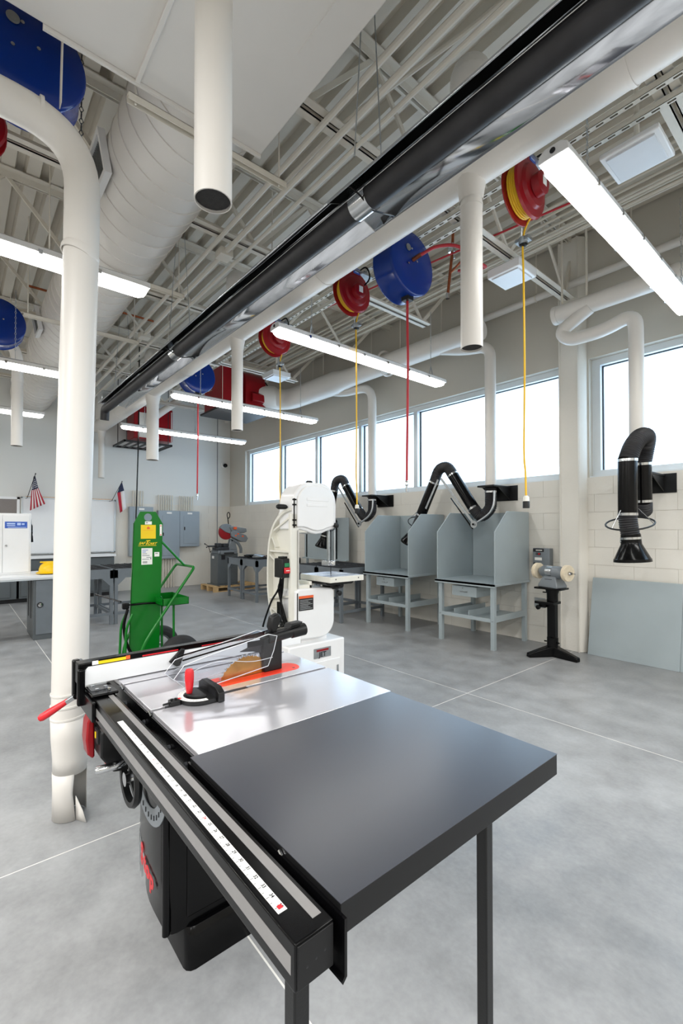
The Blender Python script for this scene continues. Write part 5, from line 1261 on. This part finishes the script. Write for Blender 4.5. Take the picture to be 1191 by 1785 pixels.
# front rail: hollow tube with tapes and scale, and the angle behind it
RX0, RX1 = -1.865, -.533
tu = MB().box(RX0, .366, .783, RX1, .436, .851).obj('front_rail', BLK, ts, bev=.003, seg=3)
MB().box(RX1 - .0005, .369, .786, RX1 + .0025, .433, .848).obj('end_cap', LAME, tu, bev=.001)
for k in range(3): MB().lathe([(.0022, 0), (0, .0004)], (RX1 + .0026, .385 + k * .016, .812 + k * .0028), DX, 8).obj('cap_hole', LBLK, tu)
MB().box(-1.74, .411, .851, RX1 - .02, .427, .8516).obj('rail_tape', TAPE, ts, smooth=0)
MB().box(RX0 + .02, .3652, .803, RX1 - .01, .3660, .829).obj('rail_tape', TAPE, ts, smooth=0)
ru = MB().box(-1.487, .376, .851, -.592, .392, .8515).obj('scale_tape', PAPER, ts, smooth=0)
m = MB(); mr_ = MB()
for k in range(1, 36 * 2):
    x = -1.49 + k * .0127 - .002
    m.box(x - .0005, .3765, .8515, x + .0005, .3765 + (.006 if k % 2 == 0 else .0035), .8517)
s_ = m.obj('scale_ticks', LBLK, ru, smooth=0); s_['kind'] = 'stuff'
for k in range(1, 36):
    text('numeral', str(k), .009, (-1.492 + k * .0254, .3868, .8516), (1, 0, 0), (0, 1, 0), REDP if k % 12 == 0 else LBLK, ru, depth=.00005, bold=.0003)
MB().box(-.606, .381, .8515, -.598, .389, .8518).obj('red_mark', REDP, ru, smooth=0)
ang = [(.4375, .772), (.4375, .766), (.4445, .766), (.4445, .862), (.4400, .862), (.4400, .774)]
ang = [(.438, .770), (.438, .764), (.458, .764), (.466, .772), (.466, .857), (.461, .857), (.461, .775), (.457, .770)]
MB().prism([(RX0 + .03, y, z) for y, z in ang], (-1.112 - RX0 - .03, 0, 0)).obj('rail_angle', BLK, ts, smooth=0)
MB().prism([(-1.112, y - .018, z - .002) for y, z in ang if y > .44] + [(-1.112, .4385, .764)], (RX1 + 1.128, 0, 0)).obj('rail_angle', BLK, ts, smooth=0)
for x in (-1.70, -1.50, -1.28, -1.16, -.95, -.70):
    MB().lathe([(.007, 0), (.007, .006), (.004, .008), (0, .008)], (x, .46 if x < -1.12 else .4425, .825), (0, -1, 0), 10).obj('rail_bolt', GRATE, ts)
for x in (-1.775, -1.47): MB().tube([(x - .012, .463, .858), (x, .463, .866), (x + .02, .463, .858)], .003, 6).obj('slot_lip', CHROME, ts)
MB().tube([(-.70, .446, .858), (-.685, .446, .850), (-.655, .446, .842)], .003, 6).obj('slot_lip', CHROME, ts)
MB().box(RX0 + .02, 1.17, .78, -1.2, 1.20, .83).obj('rear_rail', BLK, ts, bev=.003)
# cabinet
fr = [(-1.75 + .235 * math.sin(math.radians(q)), .70 - .20 * math.cos(math.radians(q))) for q in range(-90, 91, 10)]
body = [(x, y) for x, y in fr]
def loft(levels):
    M_ = MB(); n = len(levels[0]); vs = [p for l in levels for p in l]; fs = []
    for i in range(len(levels) - 1):
        for j in range(n): fs.append((i * n + j, i * n + (j + 1) % n, (i + 1) * n + (j + 1) % n, (i + 1) * n + j))
    fs += [tuple(range(n)), tuple(range((len(levels) - 1) * n, len(levels) * n))]
    return M_.add(vs, fs)
def plan(x0, x1, y0, y1, rb, z, n=8):
    pts = []
    ry = min(.16, rb)
    pts += [(x1 - .03 + .03 * math.sin(math.radians(q)), y0 + .03 - .03 * math.cos(math.radians(q)), z) for q in range(0, 91, 30)][::-1]
    pts += [(x0 + rb - rb * math.sin(math.radians(q)), y0 + ry - ry * math.cos(math.radians(q)), z) for q in range(0, 91, 9)]
    pts += [(x0, y1, z), (x1, y1, z)]
    return pts
loft([plan(-1.935, -1.485, .53, 1.12, .31, z) for z in (.125, .20)] + [plan(-1.97, -1.485, .515, 1.12, .345, z) for z in (.30, .60, .80)] + [plan(-1.97, -1.485, .515, 1.12, .345, .82)]).obj('cabinet', BLK, ts, smooth=50)
loft([plan(-1.90, -1.455, .58, 1.13, .26, z) for z in (0, .105)] + [plan(-1.89, -1.47, .585, 1.12, .26, .128)]).obj('cabinet_base', BLK, ts, smooth=50)
MB().tube([(-1.495, .527, .13), (-1.495, .525, .78)], .012, 12).obj('corner_post', BLK, ts)
MB().box(-1.49, .66, .30, -1.36, 1.02, .70).obj('motor_cover', BLK, ts, bev=.05, seg=4)
MB().box(-1.487, .59, .16, -1.478, 1.08, .74).obj('access_door', BLK, ts, bev=.004)
# front arc slot plate and its scale
MB().lathe([(.11, 0), (.165, 0), (.165, .003), (.11, .003)], (-1.62, .514, .60), (0, -1, 0), 40, True).obj('tilt_scale', GREYM, ts)
for q in range(-60, 61, 12):
    a = math.radians(q - 90); MB().box(-1.62 + .138 * math.cos(a) - .0015, .5085, .60 + .138 * math.sin(a) - .008, -1.62 + .138 * math.cos(a) + .0015, .5115, .60 + .138 * math.sin(a) + .008).obj('tick_mark', LBLK, ts, smooth=0)
# hand wheel
wc = (-1.63, .455, .60)
hw = MB().lathe([(.073, -.01), (.088, -.012), (.094, 0), (.088, .012), (.073, .01)], wc, (0, -1, 0), 36, True).obj('hand_wheel', BLKM, ts)
for q in (90, 210, 330):
    a = math.radians(q); MB().bar(wc, (wc[0] + .08 * math.cos(a), wc[1], wc[2] + .08 * math.sin(a)), .016, .012, DY).obj('spoke', BLKM, hw)
MB().cyl((wc[0], wc[1] + .05, wc[2]), (wc[0], wc[1] - .02, wc[2]), .022, 16).obj('wheel_hub', CHROME, hw)
MB().lathe([(.008, 0), (.010, .01), (.013, .02), (.013, .085), (.009, .092), (0, .092)], (wc[0] - .01, wc[1] - .012, wc[2] + .05), (-.05, -1, 0), 16).obj('crank_handle', CHROME, hw)
# switch box with a red paddle
sx = MB().prism([(-1.83, .415, .775), (-1.83, .38, .74), (-1.83, .38, .66), (-1.83, .42, .60), (-1.83, .50, .585), (-1.83, .50, .775)], (.13, 0, 0)).obj('switch_box', BLKM, ts, bev=.006)
MB().prism([(-1.845, .366, .785), (-1.845, .354, .76), (-1.845, .350, .70), (-1.845, .356, .65), (-1.845, .372, .632), (-1.845, .378, .64), (-1.845, .376, .78)], (.07, 0, 0)).obj('stop_paddle', RED, sx, bev=.006)
MB().box(-1.765, .374, .70, -1.72, .381, .745).obj('switch_panel', LBLK, sx, smooth=0)
MB().box(-1.752, .372, .715, -1.742, .374, .735).obj('yellow_mark', LYEL, sx, smooth=0)
MB().box(-1.74, .40, .625, -1.715, .405, .645).obj('red_light', REDP, sx, smooth=0)
MB().box(-1.80, .50, .60, -1.72, .53, .78).obj('switch_bracket', BLK, ts, smooth=0)
# printed name on the rounded cabinet front, partly round the side
def front_pt(x):   # the rounded front seen from above: y and tangent at a given x
    if x > -1.625: return Vector((x, .515, 0)), Vector((1, 0, 0))
    q = math.asin(min(1, (-1.625 - x) / .345)); y = .675 - .16 * math.cos(q)
    return Vector((x, y, 0)), Vector((.345 * math.cos(q), -.16 * math.sin(q), 0)).normalized()
for ch, x, sz, m_, dz in (('p', -1.595, .080, REDP, -.012), ('o', -1.637, .080, REDP, 0), ('t', -1.672, .082, REDP, .004), ('S', -1.716, .10, REDP, .008), ('w', -1.775, .080, GALV, .02), ('a', -1.825, .080, GALV, .02), ('S', -1.868, .10, GALV, .03)):
    p, d = front_pt(x); nn = Vector((d.y, -d.x, 0))
    text('lettering', ch, sz, p + nn * .0015 + Vector((0, 0, .262 + dz)), d, (0, 0, 1), m_, ts, depth=.0008, bold=.003)
for x, z in ((-1.70, .205), (-1.72, .19), (-1.74, .20), (-1.76, .185), (-1.78, .195)):
    p, d = front_pt(x); nn = Vector((d.y, -d.x, 0)); q = p + nn * .001
    MB().prism([q + d * -.010 + Vector((0, 0, z + .06)), q + d * .010 + Vector((0, 0, z + .06)), q + d * .003 + Vector((0, 0, z)), q + d * -.003 + Vector((0, 0, z))], nn * .001).obj('tooth_mark', GALV, ts, smooth=0)

# rip fence riding on the rail
rf = thing('rip_fence', 'rip fence with white face boards and a long red lever, across the saw', 'rip fence', (-1.88, .8, .87))
fo = [(.355, .869), (.355, .912), (.372, .931), (1.30, .931), (1.30, .869)]
MB().prism([(-1.862, y, z) for y, z in fo], (.014, 0, 0)).obj('face_board', WHITEL, rf, bev=.001)
MB().prism([(-1.935, y, z) for y, z in fo], (.014, 0, 0)).obj('face_board', WHITEL, rf, bev=.001)
MB().box(-1.921, .34, .869, -1.862, 1.31, .945).obj('fence_beam', BLK, rf, bev=.004)
MB().prism([(-1.866, .372, .933), (-1.866, 1.31, .933), (-1.866, 1.31, .951), (-1.866, .395, .951)], (.005, 0, 0)).obj('top_rail', BLK, rf, smooth=0)
dl = MB().box(-1.861, .405, .9345, -1.8605, .50, .9455).obj('yellow_decal', LYEL, rf, smooth=0)
MB().box(-1.861, .385, .9345, -1.8604, .405, .9485).obj('decal_end', PAPER, dl, smooth=0)
MB().box(-1.861, .50, .9345, -1.8604, .515, .9485).obj('decal_end', LORG, dl, smooth=0)
MB().box(-1.861, .56, .9345, -1.8606, .70, .9395).obj('red_decal', REDP, rf, smooth=0)
MB().box(-1.861, .80, .9345, -1.8606, .98, .938).obj('red_decal', REDP, rf, smooth=0)
MB().box(-1.955, .335, .80, -1.925, .36, .945).box(-1.86, .335, .80, -1.84, .36, .93).obj('end_plate', BLK, rf, bev=.006)
MB().box(-1.985, .345, .885, -1.955, .375, .935).obj('storage_block', DGREY, rf, bev=.003)
MB().box(-1.95, .352, .785, -1.70, .3645, .85).obj('clamp_bar', BLK, rf, bev=.003)
MB().box(-1.86, .36, .852, -1.74, .445, .862).obj('carriage_plate', BLK, rf, bev=.004)
MB().box(-1.845, .365, .862, -1.775, .425, .868).obj('cursor_window', PLEX, rf, smooth=0)
for x, y in ((-1.83, .38), (-1.80, .415), (-1.785, .385), (-1.765, .42)): MB().lathe([(.006, 0), (.006, .006), (0, .007)], (x, y, .864), UP, 10).obj('screw', CHROME, rf)
MB().bar((-1.935, .352, .815), (-1.94, .315, .795), .022, .016, UP).obj('lever_stub', GALV, rf, bev=.002)
MB().cyl((-1.95, .347, .815), (-1.92, .347, .815), .012, 12).obj('lever_pivot', BLK, rf)
a, b = Vector((-1.939, .325, .80)), Vector((-1.955, .232, .748)); dv_ = (b - a).normalized(); L_ = (b - a).length
MB().lathe([(0, 0), (.009, .002), (.0105, .02), (.0135, L_ * .6), (.0135, L_ - .012), (.009, L_ - .003), (0, L_)], a, dv_, 20).obj('lever_grip', REDP, rf)
MB().prism([(-1.848, .655, .90), (-1.848, .705, .945), (-1.848, .72, .94), (-1.848, .71, .905), (-1.848, .70, .878), (-1.848, .685, .876)], (.012, 0, 0)).obj('holder_clip', BLKM, rf, bev=.003)

# miter gauge in its slot
mg = thing('miter_gauge', 'black miter gauge with an upright red handle sitting on the saw table', 'miter gauge', (-1.47, .6, .866))
MB().box(-1.479, .515, ZT - .0085, -1.461, .80, ZT + .0005).obj('guide_bar', GRATE, mg, smooth=0)
MB().prism([(-1.47 + .068 * math.cos(math.radians(q)), .625 + .068 * math.sin(math.radians(q)), ZT + .002) for q in range(-180, 1, 12)] + [(-1.402, .655, ZT + .002), (-1.538, .655, ZT + .002)], (0, 0, .014)).obj('head', BLKM, mg, bev=.002)
sc = MB().prism([(-1.47 + .0685 * math.cos(math.radians(q)), .625 + .0685 * math.sin(math.radians(q)), ZT + .016) for q in range(-180, 1, 12)] + [(-1.47 + .052 * math.cos(math.radians(q)), .625 + .052 * math.sin(math.radians(q)), ZT + .016) for q in range(0, -181, -12)], (0, 0, .0012)).obj('scale_arc', PAPER, mg, smooth=0)
MB().box(-1.476, .553, ZT + .0172, -1.464, .562, ZT + .0178).obj('pointer_mark', REDP, sc, smooth=0)
for q in range(-170, 0, 10):
    a = math.radians(q); MB().bar((-1.47 + .058 * math.cos(a), .625 + .058 * math.sin(a), ZT + .0175), (-1.47 + .067 * math.cos(a), .625 + .067 * math.sin(a), ZT + .0175), .0008, .0006).obj('tick_mark', LBLK, sc, smooth=0)
MB().prism([(-1.47 + .048 * math.cos(math.radians(q)), .63 + .048 * math.sin(math.radians(q)), ZT + .016) for q in range(-180, 1, 12)], (0, 0, .010)).obj('pivot_block', BLKM, mg, bev=.002)
MB().prism([(-1.55, .655, ZT + .002), (-1.39, .655, ZT + .002), (-1.39, .655, ZT + .032), (-1.415, .655, ZT + .046), (-1.525, .655, ZT + .046), (-1.55, .655, ZT + .032)], (0, .022, 0)).obj('fence_face', BLKM, mg, bev=.002)
MB().box(-1.53, .6545, ZT + .012, -1.48, .6555, ZT + .034).box(-1.46, .6545, ZT + .012, -1.41, .6555, ZT + .034).obj('face_recess', LBLK, mg, smooth=0)
MB().lathe([(.006, 0), (.0095, .004), (.0125, .025), (.0145, .05), (.0145, .072), (.011, .081), (0, .083)], (-1.475, .592, ZT + .022), UP, 20).obj('handle', REDP, mg)
MB().box(-1.484, .525, ZT + .001, -1.456, .557, ZT + .017).obj('stop_block', BLKM, mg, bev=.002)
for y in (.532, .546): MB().cyl((-1.47, y, ZT + .017), (-1.47, y, ZT + .022), .004, 8).obj('stop_screw', BLKM, mg)
MB().cyl((-1.47, .525, ZT + .009), (-1.47, .505, ZT + .009), .0035, 8).obj('stop_pin', BLKM, mg)
